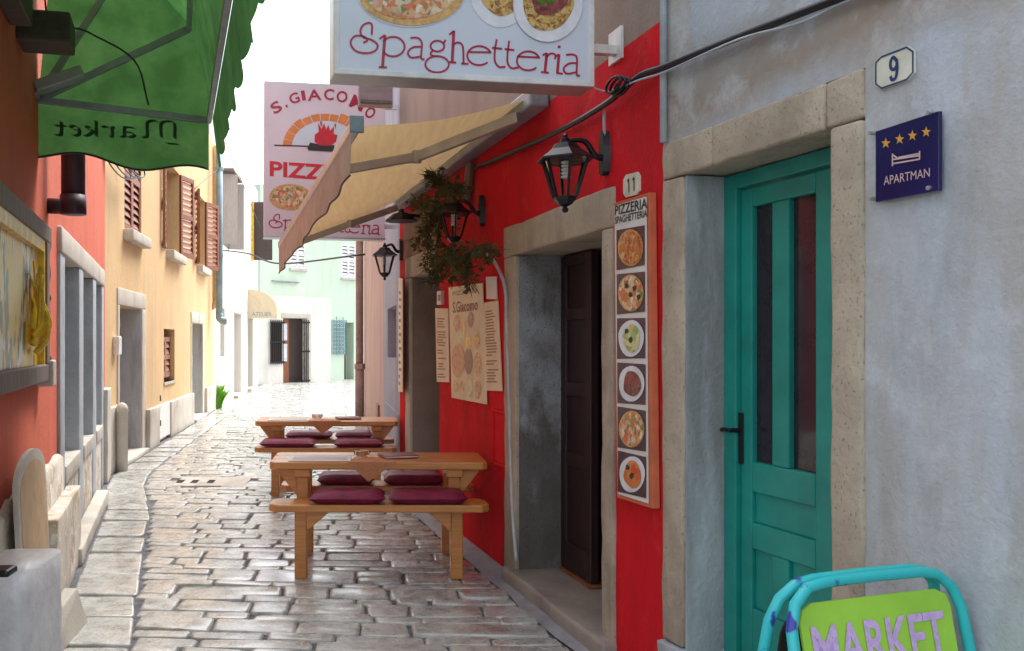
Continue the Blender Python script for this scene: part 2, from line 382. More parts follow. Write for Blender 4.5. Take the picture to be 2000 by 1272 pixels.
cloth('grass', (.1, .3, .02), (.16, .4, .03), .4)
plain('plastic_sheet', (.58, .58, .6), .35, 0, .2, 5, .4)
plain('tan_board', (.5, .34, .2), .6)
plain('dark_pipe', (.05, .028, .042), .45, .2, .3, 4)
plain('tan_pipe', (.6, .36, .17), .5)
plain('mauve_pipe', (.3, .2, .19), .55, .1, .2, 5)
plain('teal_iron', (.02, .22, .2), .45)
plain('gold_paint', (.72, .45, .03), .35, 0, .3, 12)
food('pizza', [(.6, .08, .02), (.7, .5, .25), (.62, .12, .03), (.78, .68, .5), (.1, .2, .03), (.6, .22, .06)], 45)
food('pizza_rust', [(.5, .1, .02), (.62, .25, .05), (.35, .05, .015), (.7, .45, .2)], 60)
food('pasta', [(.6, .34, .08), (.7, .48, .16), (.42, .2, .04), (.2, .09, .03)], 70)
food('meat_sauce', [(.16, .03, .03), (.3, .05, .03), (.1, .02, .03), (.35, .12, .1)], 60)
food('greens', [(.25, .4, .08), (.55, .6, .25), (.7, .68, .45), (.6, .38, .05)], 30)
food('lasagne', [(.6, .06, .02), (.68, .3, .06), (.55, .12, .02)], 25)
plain('crust', (.62, .36, .12), .5, 0, .25, 40)
m, t, p = nodes('abstract_painting')
c = mixc(t, nz(t, 7, 3, (1, 1, .4), .52, .56), (.75, .48, .03), (.06, .055, .05)); c = mixc(t, nz(t, 9, 2, (1, 1, .5), lo=.6, hi=.63), c, (.7, .68, .62)); t.links.new(c, p.inputs['Base Color']); p.inputs['Roughness'].default_value = .3

# ------------------------------------------------------------------ ground and paving
mb = MB(); mb.add([(-90, -60, 0), (90, -60, 0), (90, 140, 0), (-90, 140, 0)], [(0, 1, 2, 3)])
street = mb.build('street', 'joint_dirt', base=(0, 0, 0), kind='structure', label='narrow paved lane with dark earth joints between pale stones')
def lx(Y):   # foot of the left-hand houses
    a_ = OW.o.x+OW.u.x/OW.u.y*(Y-OW.o.y)+.15; b_ = TW.o.x+TW.u.x/TW.u.y*(Y-TW.o.y)+.1; k = min(1, max(0, (Y-7.6)/2.2))
    if Y < 9.8: return a_*(1-k)+b_*k
    if Y < 18.1: return TW.o.x+TW.u.x/TW.u.y*(Y-TW.o.y)+.1
    return WW.o.x+WW.u.x/WW.u.y*(Y-WW.o.y)+.02
def rx(Y):
    if Y < _c.y: return GW.o.x+GW.u.x/GW.u.y*(Y-GW.o.y)-.02
    if Y < _re.y: return RW.o.x+RW.u.x/RW.u.y*(Y-RW.o.y)-.02
    if Y < 16.6: return PW.o.x+PW.u.x/PW.u.y*(Y-PW.o.y)-.02
    return .1+min(4, (Y-16.6)*.9)
def cob(mb, q, h):
    """one worn stone; q = 4 corners (x,y) ccw"""
    q = [Vector((x, y, 0)) for x, y in q]; out = []
    for i in range(4):
        a, b, c = q[i-1], q[i], q[(i+1) % 4]; cut = rnd.uniform(.006, .024)
        out += [b+(a-b).normalized()*cut*rnd.uniform(.6, 1.3), b+(c-b).normalized()*cut*rnd.uniform(.6, 1.3)]
    ctr = sum(q, Vector())/4; tx, ty = rnd.uniform(-.025, .025), rnd.uniform(-.03, .03); vs = []
    def Z(p, z): return Vector((p.x, p.y, z+(p.x-ctr.x)*tx+(p.y-ctr.y)*ty))
    ins = .006
    for p in out: vs.append(Vector((p.x, p.y, -.02)))
    for p in out: vs.append(Z(p, h*.45))
    for p in out: vs.append(Z(p+(ctr-p).normalized()*ins*rnd.uniform(.8, 1.5), h*.93))
    for p in out: vs.append(Z(p+(ctr-p).normalized()*.02, h*1.0+rnd.uniform(-.001, .001)))
    fs = [(r*8+i, r*8+(i+1) % 8, (r+1)*8+(i+1) % 8, (r+1)*8+i) for r in range(3) for i in range(8)]+[tuple(range(24, 32))]
    mb.add(vs, fs)
stones = []
Y = 1.2
KERB = .36
def row(Y): return Y
while Y < 34:
    d = rnd.choice([.09, .1, .12, .13, .15, .17, .2, .25])*rnd.uniform(.92, 1.1)
    x = lx(Y+.12)+KERB+rnd.uniform(.01, .03); xe = rx(Y+d/2)-(.1 if Y > 3.2 and Y < 8.2 else 0)
    while x < xe-.06:
        L = rnd.uniform(.17, .44)
        if rnd.random() < .12: L = rnd.uniform(.5, .68)
        if xe-x-L < .16: L = xe-x
        g = .0045; j = lambda s=.012: rnd.uniform(-s, s)
        sl = lambda xx: -.05*(xx) + .02*math.sin(xx*2.1+Y)
        x1 = x+L
        parts = [(0, 1)] if d < .25 or rnd.random() < .55 else [(0, .5), (.5, 1)]
        for p0, p1 in parts:
            y0, y1 = Y+d*p0, Y+d*p1
            stones.append([(x+g+j(), y0+g+j()+sl(x)), (x1-g+j(), y0+g+j()+sl(x1)), (x1-g+j(), y1-g+j()+sl(x1)), (x+g+j(), y1-g+j()+sl(x))])
        x = x1
    Y += d
Y = 1.2
while Y < 30:      # edging band along the left-hand houses, laid lengthwise
    d = rnd.uniform(.35, .75); y1 = Y+d
    if Y > 9.0: a0, a1 = lx(Y), lx(y1)
    else: a0, a1 = lx(Y), lx(y1)
    k = KERB+.005
    if abs(a1-a0) < .4:
        stones.append([(a0+.01, Y+.012), (a0+k+rnd.uniform(-.015, .015), Y+.012), (a1+k+rnd.uniform(-.015, .015), y1-.012), (a1+.01, y1-.012)])
    Y = y1
dr0, dr1 = ground(345, 953), ground(436, 936)     # the drain cover takes the place of a few stones
def in_drain(q):
    cx, cy = sum(p[0] for p in q)/4, sum(p[1] for p in q)/4
    return dr0.x-.05 < cx < dr1.x+.3 and dr0.y < cy < dr1.y
stones = [q for q in stones if not in_drain(q)]
def seen(q):
    cx, cy = sum(p[0] for p in q)/4, sum(p[1] for p in q)/4
    px, py = CX+cx/cy*F, HY+H/cy*F
    return cy if (py < 1300 and -20 < px < 1400) else 99
stones.sort(key=seen)
far = MB()
for i, q in enumerate(stones):
    h = rnd.uniform(.012, .02)
    if i < 300:
        mb = MB(); cob(mb, q, h); mb.build('cobblestone', 'cobble', street, smooth=True, recalc=False)
    else: cob(far, q, h)
far.build('cobblestone_field', 'cobble', street, smooth=True, recalc=False, kind='stuff')
mb = MB()       # trowelled cement strip at the foot of the red wall
pts = [RW.P(s, .012, .0) for s in (-.02, 4.8)]
n = 24; vs = []; 
for i in range(n+1):
    s = -.3+5.2*i/n
    vs += [RW.P(s, .0, .05), RW.P(s, .13+.04*noise.noise(Vector((s*3, 0, 0))), .012)]
mb.add(vs, [(2*i, 2*i+1, 2*i+3, 2*i+2) for i in range(n)]); mb.build('cement_strip', 'cement', street, smooth=True)
# drain cover
dt = thing('drain_cover', (dr0.lerp(dr1, .5).x, dr0.lerp(dr1, .5).y, 0), 'pale stone drain cover with three slots let into the paving', 'drain')
mb = MB(); mb.abox(dr0.x-.05, dr1.x+.3, dr0.y, dr1.y, -.02, .022); mb.build('slab', 'pale_stone', dt, bevel=.006)
for px in (350, 378, 410):
    p = ground(px, 945); mb = MB(); mb.abox(p.x-.02, p.x+.045, p.y-.09, p.y+.09, .0, .0255); mb.build('slot', 'void', dt)

# ------------------------------------------------------------------ grey house (number nine)
gh = thing('terraced_house', GW.P(-.6, 0, 0), 'grey plastered house with teal door in a stone surround', 'house', None)
gs = lambda px, o=0: GW.s(px, o)
GL, GR_ = gs(1338), gs(1628); zt = GW.z(1484, 296)      # opening
JL0, JR1 = gs(1297), gs(1690)
zl = [GW.z(1290, 288), GW.z(1690, 130)]; ztop = sum(zl)/2
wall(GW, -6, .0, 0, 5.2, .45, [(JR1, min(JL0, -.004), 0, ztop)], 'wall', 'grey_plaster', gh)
JL0, JR1 = gs(1297), gs(1690)
stone(GW, GL, JL0, -.45, .012, .27, zt, 'jamb_stone', 'door_stone', gh)
stone(GW, GL-.01, JL0, -.45, .03, 0, .265, 'jamb_stone', 'blue_stone', gh)
stone(GW, JR1, GR_, -.45, .012, 0, zt, 'jamb_stone', 'door_stone', gh)
for a_, b_ in ((JR1, GR_+.02), (GR_+.02, gs(1395)), (gs(1395), JL0)):
    stone(GW, a_+.002, b_-.002, -.45, .012, zt+.001, ztop, 'lintel_stone', 'door_stone', gh)
def solve(fr, px, s_):       # depth at which a line square to the wall at s_ shows at column px
    lo_, hi_ = -.6, 0.
    for _ in range(40):
        m_ = (lo_+hi_)/2
        if fr.s(px, m_) > s_: hi_ = m_
        else: lo_ = m_
    return m_
_d = [(abs(GW.s(1413, -k/400)-(GL-.012)), -k/400) for k in range(20, 160)]
DO = min(_d)[1]     # depth of the door front
mb = MB(); mb.box(GW, GL-.012, GL-.002, DO-.02, -.0, .02, zt-.004); mb.build('reveal', 'reveal_plaster', gh)
mb = MB(); mb.box(GW, GR_, GL, -.3, .05, 0, .06); mb.build('threshold', 'worn_stone', gh, bevel=.01)
door = MB(); fo = DO
d0, d1 = GR_+.0, GL-.012
ft = abs(GW.s(1413, fo)-GW.s(1436, fo))
door.box(GW, d1-ft, d1, fo-.06, fo, .06, zt-.004).box(GW, d0, d0+ft, fo-.06, fo, .06, zt-.004).box(GW, d0+ft, d1-ft, fo-.06, fo, zt-.06, zt-.004)
df = door.build('door', 'teal_paint', gh, bevel=.005)
lo = fo-.02; ds = lambda px: GW.s(px, lo); dz = lambda px, py: GW.z(px, py, lo)
L1, L0 = d1-ft-.003, d0+ft+.003           # leaf edges (far, near)
p1a, p1b = ds(1468), ds(1507); p2a, p2b = ds(1540), ds(1592)
gz1, gz0 = dz(1487, 400), dz(1487, 906)
z2t, z2b = dz(1500, 969), dz(1500, 1030); z3t, z3b = dz(1487, 1078), dz(1487, 1196)
mb = MB(); T = .04
Lt = zt-.066
mb.box(GW, p1a, L1, lo-T, lo, .065, Lt).box(GW, L0, p2b, lo-T, lo, .065, Lt)          # stiles
mb.box(GW, p2b, p1a, lo-T, lo, gz1, Lt).box(GW, p2a, p1b, lo-T, lo, gz0, gz1)          # top rail, middle stile
mb.box(GW, p2b, p1a, lo-T, lo, z2t, gz0).box(GW, p2b, p1a, lo-T, lo, z3t, z2b).box(GW, p2a, p1b, lo-T, lo, z3b, z3t).box(GW, p2b, p1a, lo-T, lo, .065, z3b)
leaf = mb.build('leaf_frame', 'teal_paint', df, bevel=.006)
for a_, b_ in ((p1b, p1a), (p2b, p2a)):
    MB().box(GW, a_, b_, lo-.03, lo-.022, gz0, gz1).build('pane', 'dark_glass', df)
    MB().box(GW, a_, b_, lo-.035, lo-.016, z3b, z3t).build('panel', 'teal_paint', df, bevel=.004)
MB().box(GW, p2b, p1a, lo-.035, lo-.016, z2b, z2t).build('panel', 'teal_paint', df, bevel=.004)
hp = GW.hit(1447, 856, lo); hs_ = ds(1447); hz = hp.z
mb = MB(); mb.box(GW, hs_-.018, hs_+.018, lo, lo+.008, hz-.095, hz+.095); mb.tube([GW.P(hs_, lo, hz+.03), GW.P(hs_, lo+.05, hz+.03), GW.P(hs_-.02, lo+.055, hz+.03), GW.P(hs_+.09, lo+.055, hz+.028)][0:2], .009)
mb.tube([GW.P(hs_-.012, lo+.05, hz+.03), GW.P(hs_+.02, lo+.055, hz+.032), GW.P(hs_+.045, lo+.05, hz+.028)], .009); mb.build('handle', 'black_iron', df, bevel=.004)
mb = MB(); mb.tube([GW.P(-.03, .02, z) for z in (2.2, 3.2, 4.5, 5.1)], .014); mb.build('conduit', 'white_pvc', gh, smooth=True)
# number plate 9
def plate(fr, pts, name, label, glyphs, off, wd, rim=True):
    c_ = fr.hit(sum(p[0] for p in pts)/len(pts), max(p[1] for p in pts), 0)
    o = thing(name, c_, label, 'number plate')
    MB().poly(hits(fr, pts, off), n3(fr), off-.001).build('enamel_plate', 'enamel', o)
    if rim:
        mb = MB(); q = hits(fr, pts, off+.0015); cc = sum(q, Vector())/len(q); q = [cc+(v-cc)*.94 for v in q]
        mb.ribbon(q+[q[0], q[1]], .005, n3(fr)); mb.build('rim', 'enamel_blue', o)
    mb = MB()
    for g in glyphs: mb.ribbon(catmull(hits(fr, g, off+.0015), 5) if len(g) > 2 else hits(fr, g, off+.0015), wd, n3(fr))
    mb.build('numeral', 'print_black' if not rim else 'enamel_blue', o)
plate(GW, [(1708, 122), (1720, 110), (1772, 90), (1785, 99), (1785, 142), (1772, 157), (1720, 175), (1708, 166)], 'house_number', 'enamel number nine plate beside the stone door surround',
      [[(1751, 118), (1744, 112), (1739, 122), (1740, 133), (1746, 136), (1751, 128)], [(1751, 116), (1752, 135), (1749, 152), (1742, 156), (1739, 149)]], .008, .009)
plate(RW, [(1217, 352), (1222, 342), (1244, 336), (1249, 344), (1249, 372), (1244, 380), (1222, 386), (1217, 378)], 'house_number', 'enamel number eleven plate above the tall pizza board',
      [[(1228, 350), (1228, 376)], [(1238, 347), (1238, 373)], [(1225, 355), (1228, 350)], [(1235, 352), (1238, 347)]], .008, .009, False)
# apartment plaque
ap = thing('apartment_plaque', GW.hit(1770, 395), 'dark blue plaque with four gold stars and a bed symbol', 'plaque')
q = [(1710, 257), (1833, 217), (1833, 372), (1710, 395)]
MB().poly(hits(GW, q, .022), n3(GW), .012).build('plate', 'plaque_blue', ap, bevel=.001)
for sx, sy in ((1730, 280), (1757, 272), (1782, 265), (1809, 258)):
    k_ = [(sx+(10.5 if i % 2 == 0 else 4.3)*math.sin(i*math.pi/5)*.9, sy-(11 if i % 2 == 0 else 4.5)*math.cos(i*math.pi/5)) for i in range(10)]
    MB().poly(hits(GW, k_, .0235), n3(GW)).build('star', 'star_gold', ap)
mb = MB()
for g in ([(1743, 300), (1743, 325)], [(1796, 295), (1796, 312)], [(1743, 312), (1796, 304)], [(1743, 320), (1796, 311)], [(1744, 303), (1754, 310)], [(1754, 308), (1796, 300)]): mb.ribbon(hits(GW, g, .0235), .004, n3(GW))
mb.build('bed_symbol', 'icon_pink', ap)
text_mb('APARTMAN', hits(GW, [(1726, 362), (1816, 345), (1816, 328), (1726, 345)], .0235), (0, 0, 0)).build('lettering', 'icon_pink', ap)
for sx, sy in ((1714, 261), (1829, 222), (1829, 368), (1714, 389)):
    p_ = GW.hit(sx, sy, .0); MB().tube([p_, p_+n3(GW)*.028], .006).build('screw', 'aluminium', ap)

# ------------------------------------------------------------------ red house (restaurant)
rh = thing('restaurant_house', RW.P(2, 0, 0), 'bright red house with stone doorways and a dark open door', 'house')
rs = lambda px, o=0: RW.s(px, o)
A0, A1 = rs(1182), rs(1012); zA = 1.93          # door by the tall board (near, far)
B0, B1 = rs(858), rs(804); zB = 2.0             # second doorway
SE = rs(781); ZR = RW.z(1278, 50)
wall(RW, .0, SE, 0, ZR, .45, [(rs(1202), rs(991), 0, RW.z(1090, 407)), (B0-.01, rs(796), 0, zB+.185)], 'wall', 'red_plaster', rh)
wall(RW, .0, SE, ZR, 5.5, .43, [(1.6, 2.5, 3.7, 5.0), (3.4, 4.3, 3.7, 5.0)], 'upper_wall', 'brown_plaster', rh)
for a_ in (1.6, 3.4): MB().box(RW, a_, a_+.9, -.3, -.25, 3.7, 5.0).build('window', 'dark_glass', rh)
J = .17
stone(RW, rs(1203), A0, -.45, .02, 0, zA, 'jamb_stone', 'door_stone', rh)
stone(RW, A1, rs(990), -.45, .02, .0, zA, 'jamb_stone', 'door_stone', rh)
stone(RW, rs(1203), rs(989), -.45, .02, zA+.001, RW.z(1090, 407), 'lintel_stone', 'door_stone', rh)
mb = MB(); mb.box(RW, A1-.012, A1-.002, -.32, -.005, .1, zA); mb.build('reveal', 'old_reveal', rh)
stone(RW, rs(1205), rs(1000), -.42, .07, 0, .105, 'step', 'worn_stone', rh, .008, .02)
MB().box(RW, B0-.012, B0, -.45, -.003, 0, zB).build('reveal', 'red_plaster', rh)
stone(RW, B1, rs(795), -.45, .02, 0, zB, 'jamb_stone', 'pale_stone', rh)
stone(RW, B0-.02, rs(795), -.45, .02, zB+.001, zB+.19, 'lintel_stone', 'door_stone', rh)
mb = MB(); mb.box(RW, B1-.012, B1-.002, -.5, -.005, .02, zB); mb.build('reveal', 'worn_stone', rh)
stone(RW, B0-.03, rs(791), -.1, .014, zB+.195, 2.58, 'brown_panel', 'brown_stone', rh, .01)
def room(fr, s0, s1, z1, o=-.46, depth=1.6):
    mb = MB(); q = [fr.P(s0-.4, o, 0.01), fr.P(s1+.4, o, 0.01), fr.P(s1+.4, o-depth, 0.01), fr.P(s0-.4, o-depth, 0.01)]; q += [v+Vector((0, 0, z1)) for v in q]
    mb.add(q, [(0, 1, 2, 3), (4, 5, 6, 7), (1, 2, 6, 5), (2, 3, 7, 6), (3, 0, 4, 7)]); return mb
room(RW, A0, A1, 2.3).build('interior', 'dark_wood', rh); room(RW, B0, B1, 2.3).build('interior', 'dark_wood', rh)
# closed leaf of the double door
dl = min((abs(RW.s(1095, -k/400)-(A1-.012)), -k/400) for k in range(40, 170))[1]; m0 = RW.s(1153, dl); m1 = A1-.012
mb = MB(); st = .075; zs_ = [.12, .28, .72, .8, 1.12, 1.2, 1.55, 1.62, 1.86, zA-.01]
mb.box(RW, m1-st, m1, dl-.05, dl, .12, zA-.01).box(RW, m0, m0+st, dl-.05, dl, .12, zA-.01)
for k in range(0, 9, 2): mb.box(RW, m0+st, m1-st, dl-.05, dl, zs_[k], zs_[k+1])
dd = mb.build('door', 'door_wood', rh, bevel=.006)
for k in range(1, 9, 2): MB().box(RW, m0+st, m1-st, dl-.045, dl-.018, zs_[k], zs_[k+1]).build('panel', 'door_wood', dd)
MB().box(RW, m0-.03, m1, dl-.07, dl+.02, .108, .118).build('kick_strip', 'brown_wood', dd)
mb = MB(); q0, q1 = rs(993), rs(965); z0_, z1_ = RW.z(979, 912), RW.z(979, 801)
for a_ in ((q0, q1, z0_, z0_+.02), (q0, q1, z1_-.02, z1_), (q0, q0+.02, z0_+.02, z1_-.02), (q1-.02, q1, z0_+.02, z1_-.02)): mb.box(RW, a_[0], a_[1], 0, .012, a_[2], a_[3])
mb.box(RW, q0+.025, q1-.025, 0, .006, z0_+.025, z1_-.025); mb.build('meter_cover', 'red_plaster', rh, bevel=.002)
# mauve shutter standing open on the upper floor
sh = Frame(RW.P(2.2, 0, 0)[:2], RW.n, -RW.u)
mb = MB(); e = sh.s(700); zb = sh.z(735, 210); mb.box(sh, sh.s(766), e, -.02, .02, zb, zb+1.4); so = mb.build('open_shutter', 'mauve_wood', rh, bevel=.004)
for zz in (zb+.02, zb+.14, zb+.5): MB().box(sh, sh.s(766)+.01, e-.01, .02, .032, zz, zz+.018).build('batten', 'old_wood', so)

# tall pizza board
bd = thing('menu_board', RW.hit(1238, 992), 'tall narrow board with six pizza and pasta photographs', 'menu board')
bo = .035; bq = [(1199, 397), (1268, 376), (1275, 994), (1205, 972)]
MB().poly(hits(RW, bq, bo), n3(RW), .03).build('board', 'frame_orange', bd, bevel=.002)
MB().poly(hits(RW, [(1200, 402), (1263, 384), (1267, 984), (1207, 965)], bo+.002), n3(RW)).build('sheet', 'paper', bd)
text_mb('PIZZERIA', hits(RW, [(1201, 421), (1264, 407), (1264, 386), (1201, 402)], bo+.004), (0, 0, 0), bold=.02).build('lettering', 'print_black', bd)
text_mb('SPAGHETTERIA', hits(RW, [(1201, 438), (1264, 424), (1264, 409), (1201, 424)], bo+.004), (0, 0, 0), bold=.02).build('lettering', 'print_black', bd)
def blob(fr, cx, cy, rx_, ry_, off, j=.04, k=22):
    ph = rnd.random()*6
    return hits(fr, [(cx+rx_*math.cos(t)*(1+j*math.sin(3*t+ph)), cy+ry_*math.sin(t)*(1+j*math.sin(2*t+ph))) for t in [2*math.pi*i/k for i in range(k)]], off)
kinds = ['pizza_rust', 'pizza', 'greens', 'meat_sauce', 'pizza', 'lasagne']
for i in range(6):
    x0, x1 = 1204+i*.5, 1259+i*.6; ya, yb = 445+i*88.3, 523+i*88.8
    f_ = lambda x, y, o: RW.hit(x, y, o)
    sk = -5+i*2.3      # perspective of rows
    MB().poly(hits(RW, [(x0, yb-sk), (x1, yb+sk), (x1, ya+sk), (x0, ya-sk)], bo+.004), n3(RW)).build('photo', 'print_purple', bd)
    cx, cy = (x0+x1)/2, (ya+yb)/2; pl = i in (2, 3, 5)
    MB().poly(blob(RW, cx, cy, 25, 36, bo+.006, .0 if not pl else .03), n3(RW)).build('dish', 'crust' if not pl else 'plate_white', bd)
    MB().poly(blob(RW, cx+(1 if pl else 0), cy, 23 if not pl else 17, 33 if not pl else 26, bo+.008, .02 if not pl else .09), n3(RW)).build('food', kinds[i], bd)
    if i in (1, 2, 5):
        for k in range(4 if i == 1 else 2): MB().poly(blob(RW, cx-9+8*k, cy-14+(k*17) % 29, 4, 6, bo+.0095, .2, 9), n3(RW)).build('garnish', 'leaf', bd)

# wall posters
def sheet(fr, q, name, label, mat, lines, seed, off=.012, cat='poster'):
    o = thing(name, fr.hit(sum(p[0] for p in q)/4, max(p[1] for p in q)), label, cat); rr_ = random.Random(seed)
    h_ = hits(fr, q, off); MB().poly(h_, n3(fr), .006).build('sheet', mat, o)
    mb = MB(); bl, br, tr, tl_ = [v+n3(fr)*.002 for v in h_]
    for i in range(lines):
        y = .06+.86*i/lines; a_ = .1+rr_.random()*.1; b_ = a_+rr_.uniform(.35, .7); hh = .4/lines
        if rr_.random() < .12: continue
        P_ = lambda u, v: (bl*(1-u)+br*u)*(1-v)+(tl_*(1-u)+tr*u)*v
        mb.add([P_(a_, y), P_(b_, y), P_(b_, y+hh), P_(a_, y+hh)], [(0, 1, 2, 3)])
    if lines: mb.build('print', 'print_brown', o)
    return o
sheet(RW, [(853, 746), (877, 747), (875, 603), (850, 602)], 'menu_sheet', 'narrow menu sheet beside the second doorway of the red house', 'cream_paper', 24, 1)
sheet(RW, [(948, 763), (980, 764), (972, 587), (944, 592)], 'menu_sheet', 'long menu sheet between the large food poster and the conduit', 'cream_paper', 26, 2)
sheet(RW, [(950, 584), (970, 585), (969, 540), (949, 541)], 'notice', 'small blank white notice above the long menu sheet', 'paper', 0, 3)
sheet(PW, [(778, 765), (786, 766), (786, 545), (778, 543)], 'menu_sheet', 'narrow pale menu strip at the end of the red wall', 'cream_paper', 14, 4, .02)
po = sheet(RW, [(882, 777), (950, 790), (942, 553), (876, 562)], 'food_poster', 'large cream poster with drawn dishes and brown title', 'cream_paper', 0, 5, .016)
text_mb('S.Giacomo', hits(RW, [(884, 612), (933, 606), (933, 583), (884, 590)], .019), (0, 0, 0), bold=.02).build('lettering', 'print_brown', po)
text_mb('PIZZERIA', hits(RW, [(884, 578), (935, 571), (935, 563), (884, 570)], .019), (0, 0, 0)).build('lettering', 'print_brown', po)
for cx, cy, a_, b_, mt in ((895, 705, 13, 34, 'pizza_rust'), (915, 706, 8, 26, 'meat_sauce'), (933, 712, 8, 24, 'pasta'), (892, 632, 6, 16, 'pizza_rust'), (919, 625, 6, 15, 'meat_sauce'), (914, 672, 6, 16, 'gold_paint'), (931, 665, 6, 18, 'pasta'), (890, 755, 5, 12, 'pasta'), (902, 757, 5, 12, 'pasta'), (917, 756, 6, 20, 'greens'), (933, 762, 7, 18, 'pasta'), (899, 660, 9, 10, 'greens'), (906, 640, 3, 14, 'gold_paint')):
    MB().poly(blob(RW, cx, cy, a_, b_, .018+rnd.random()*.001, .03, 16), n3(RW)).build('dish', mt, po)
sw = thing('wall_switch', RW.hit(857, 600), 'small white switch plate on the red wall by the narrow menu', 'switch')
mb = MB(); mb.poly(hits(RW, [(853, 596), (861, 595), (861, 568), (853, 569)], .03), n3(RW), .028).build('plate', 'paper', sw, bevel=.003)
MB().poly(hits(RW, [(855, 588), (859, 588), (859, 576), (855, 576)], .034), n3(RW), .005).build('rocker', 'menu_cover', sw)

# lanterns
def lantern(fr, cpx, cpy_top, cpy_bot, plate_px, plate_py, label, q=.2):
    w_ = fr.hit(plate_px, plate_py); s_ = fr.s(plate_px); zc = w_.z
    o = thing('wall_lantern', w_, label, 'lantern', None)
    c_ = fr.P(s_, q, 0); Yc = c_.y; zt_ = H+(HY-cpy_top)/F*Yc; zb_ = H+(HY-cpy_bot)/F*Yc; h_ = zt_-zb_; c_.z = zb_
    k = h_/.345
    mb = MB(); mb.lathe(fr.P(s_, .0, zc), [(.0, 0), (.0, 0)], 6); mb = MB()
    pr = [(-.1, .012), (-.085, .03), (-.03, .036), (.03, .036), (.085, .026), (.1, .01)]
    for i in range(len(pr)-1):
        (za, wa), (zb2, wb) = pr[i], pr[i+1]
        mb.hexa([fr.P(s_-wa, 0, zc+za), fr.P(s_+wa, 0, zc+za), fr.P(s_+wa*.7, .03, zc+za), fr.P(s_-wa*.7, .03, zc+za), fr.P(s_-wb, 0, zc+zb2), fr.P(s_+wb, 0, zc+zb2), fr.P(s_+wb*.7, .03, zc+zb2), fr.P(s_-wb*.7, .03, zc+zb2)])
    mb.build('wall_plate', 'black_iron', o)
    tz = zb_+h_*.9
    MB().tube(catmull([fr.P(s_, .02, zc-.02), fr.P(s_, .06, zc-.01), fr.P(s_, .1, zc+.045), fr.P(s_, .15, tz+.01), fr.P(s_, q, tz)], 5), [.017-.0004*i for i in range(21)], 8).build('arm', 'black_iron', o, smooth=True)
    MB().lathe(c_, [(.0, 0), (.012*k, .004), (.016*k, .016), (.008*k, .026), (.03*k, .036), (.05*k, .056*k), (.052*k, .07*k)], 6, R(30)).build('finial_base', 'black_iron', o)
    MB().lathe(c_, [(.13*k, .228*k), (.125*k, .236*k), (.07*k, .275*k), (.05*k, .3*k), (.024*k, .306*k), (.02*k, .325*k), (.012*k, .33*k), (.014*k, .338*k), (.003, .348*k)], 6, R(30)).build('roof', 'black_iron', o)
    for j in range(6):
        t = R(30)+j*math.pi/3; d = Vector((math.cos(t), math.sin(t), 0))
        MB().bar(c_+d*.05*k+Vector((0, 0, .066*k)), c_+d*.1*k+Vector((0, 0, .23*k)), .011*k, .011*k, d).build('glazing_bar', 'black_iron', o)
        d2 = Vector((math.cos(t+math.pi/3), math.sin(t+math.pi/3), 0)); e_ = .965
        MB().add([c_+d*.05*k*e_+Vector((0, 0, .07*k)), c_+d2*.05*k*e_+Vector((0, 0, .07*k)), c_+d2*.1*k*e_+Vector((0, 0, .229*k)), c_+d*.1*k*e_+Vector((0, 0, .229*k))], [(0, 1, 2, 3)]).build('pane', 'lamp_glass', o)
    mb = MB()
    for i in range(5): mb.lathe(c_+Vector((0, 0, (.15+.016*i)*k)), [(.014*k, 0), (.02*k, .004), (.02*k, .009), (.014*k, .013)], 8)
    mb.build('bulb', 'bulb_white', o, smooth=True); return o
lantern(RW, 1103, 262, 416, 1186, 300, 'black six-sided wall lantern over the doorway next to number eleven')
lantern(RW, 893, 385, 483, 945, 412, 'black wall lantern wrapped in hanging greenery')
lantern(RW, 750, 475, 548, 786, 488, 'small black wall lantern at the far end of the red wall', .17)
# spot lamp above the second door
sp_ = RW.hit(822, 430); so_ = thing('spot_lamp', sp_, 'flat black lamp hood on a short arm below the yellow awning', 'lamp')
c_ = RW.P(RW.s(822), .17, sp_.z); MB().lathe(c_, [(.14, -.015), (.13, .0), (.07, .05), (.03, .06), (.02, .09)], 8).build('hood', 'black_iron', so_)
MB().tube([c_+Vector((0, 0, .05)), RW.P(RW.s(822), .0, sp_.z+.03)], .014).build('arm', 'black_iron', so_)

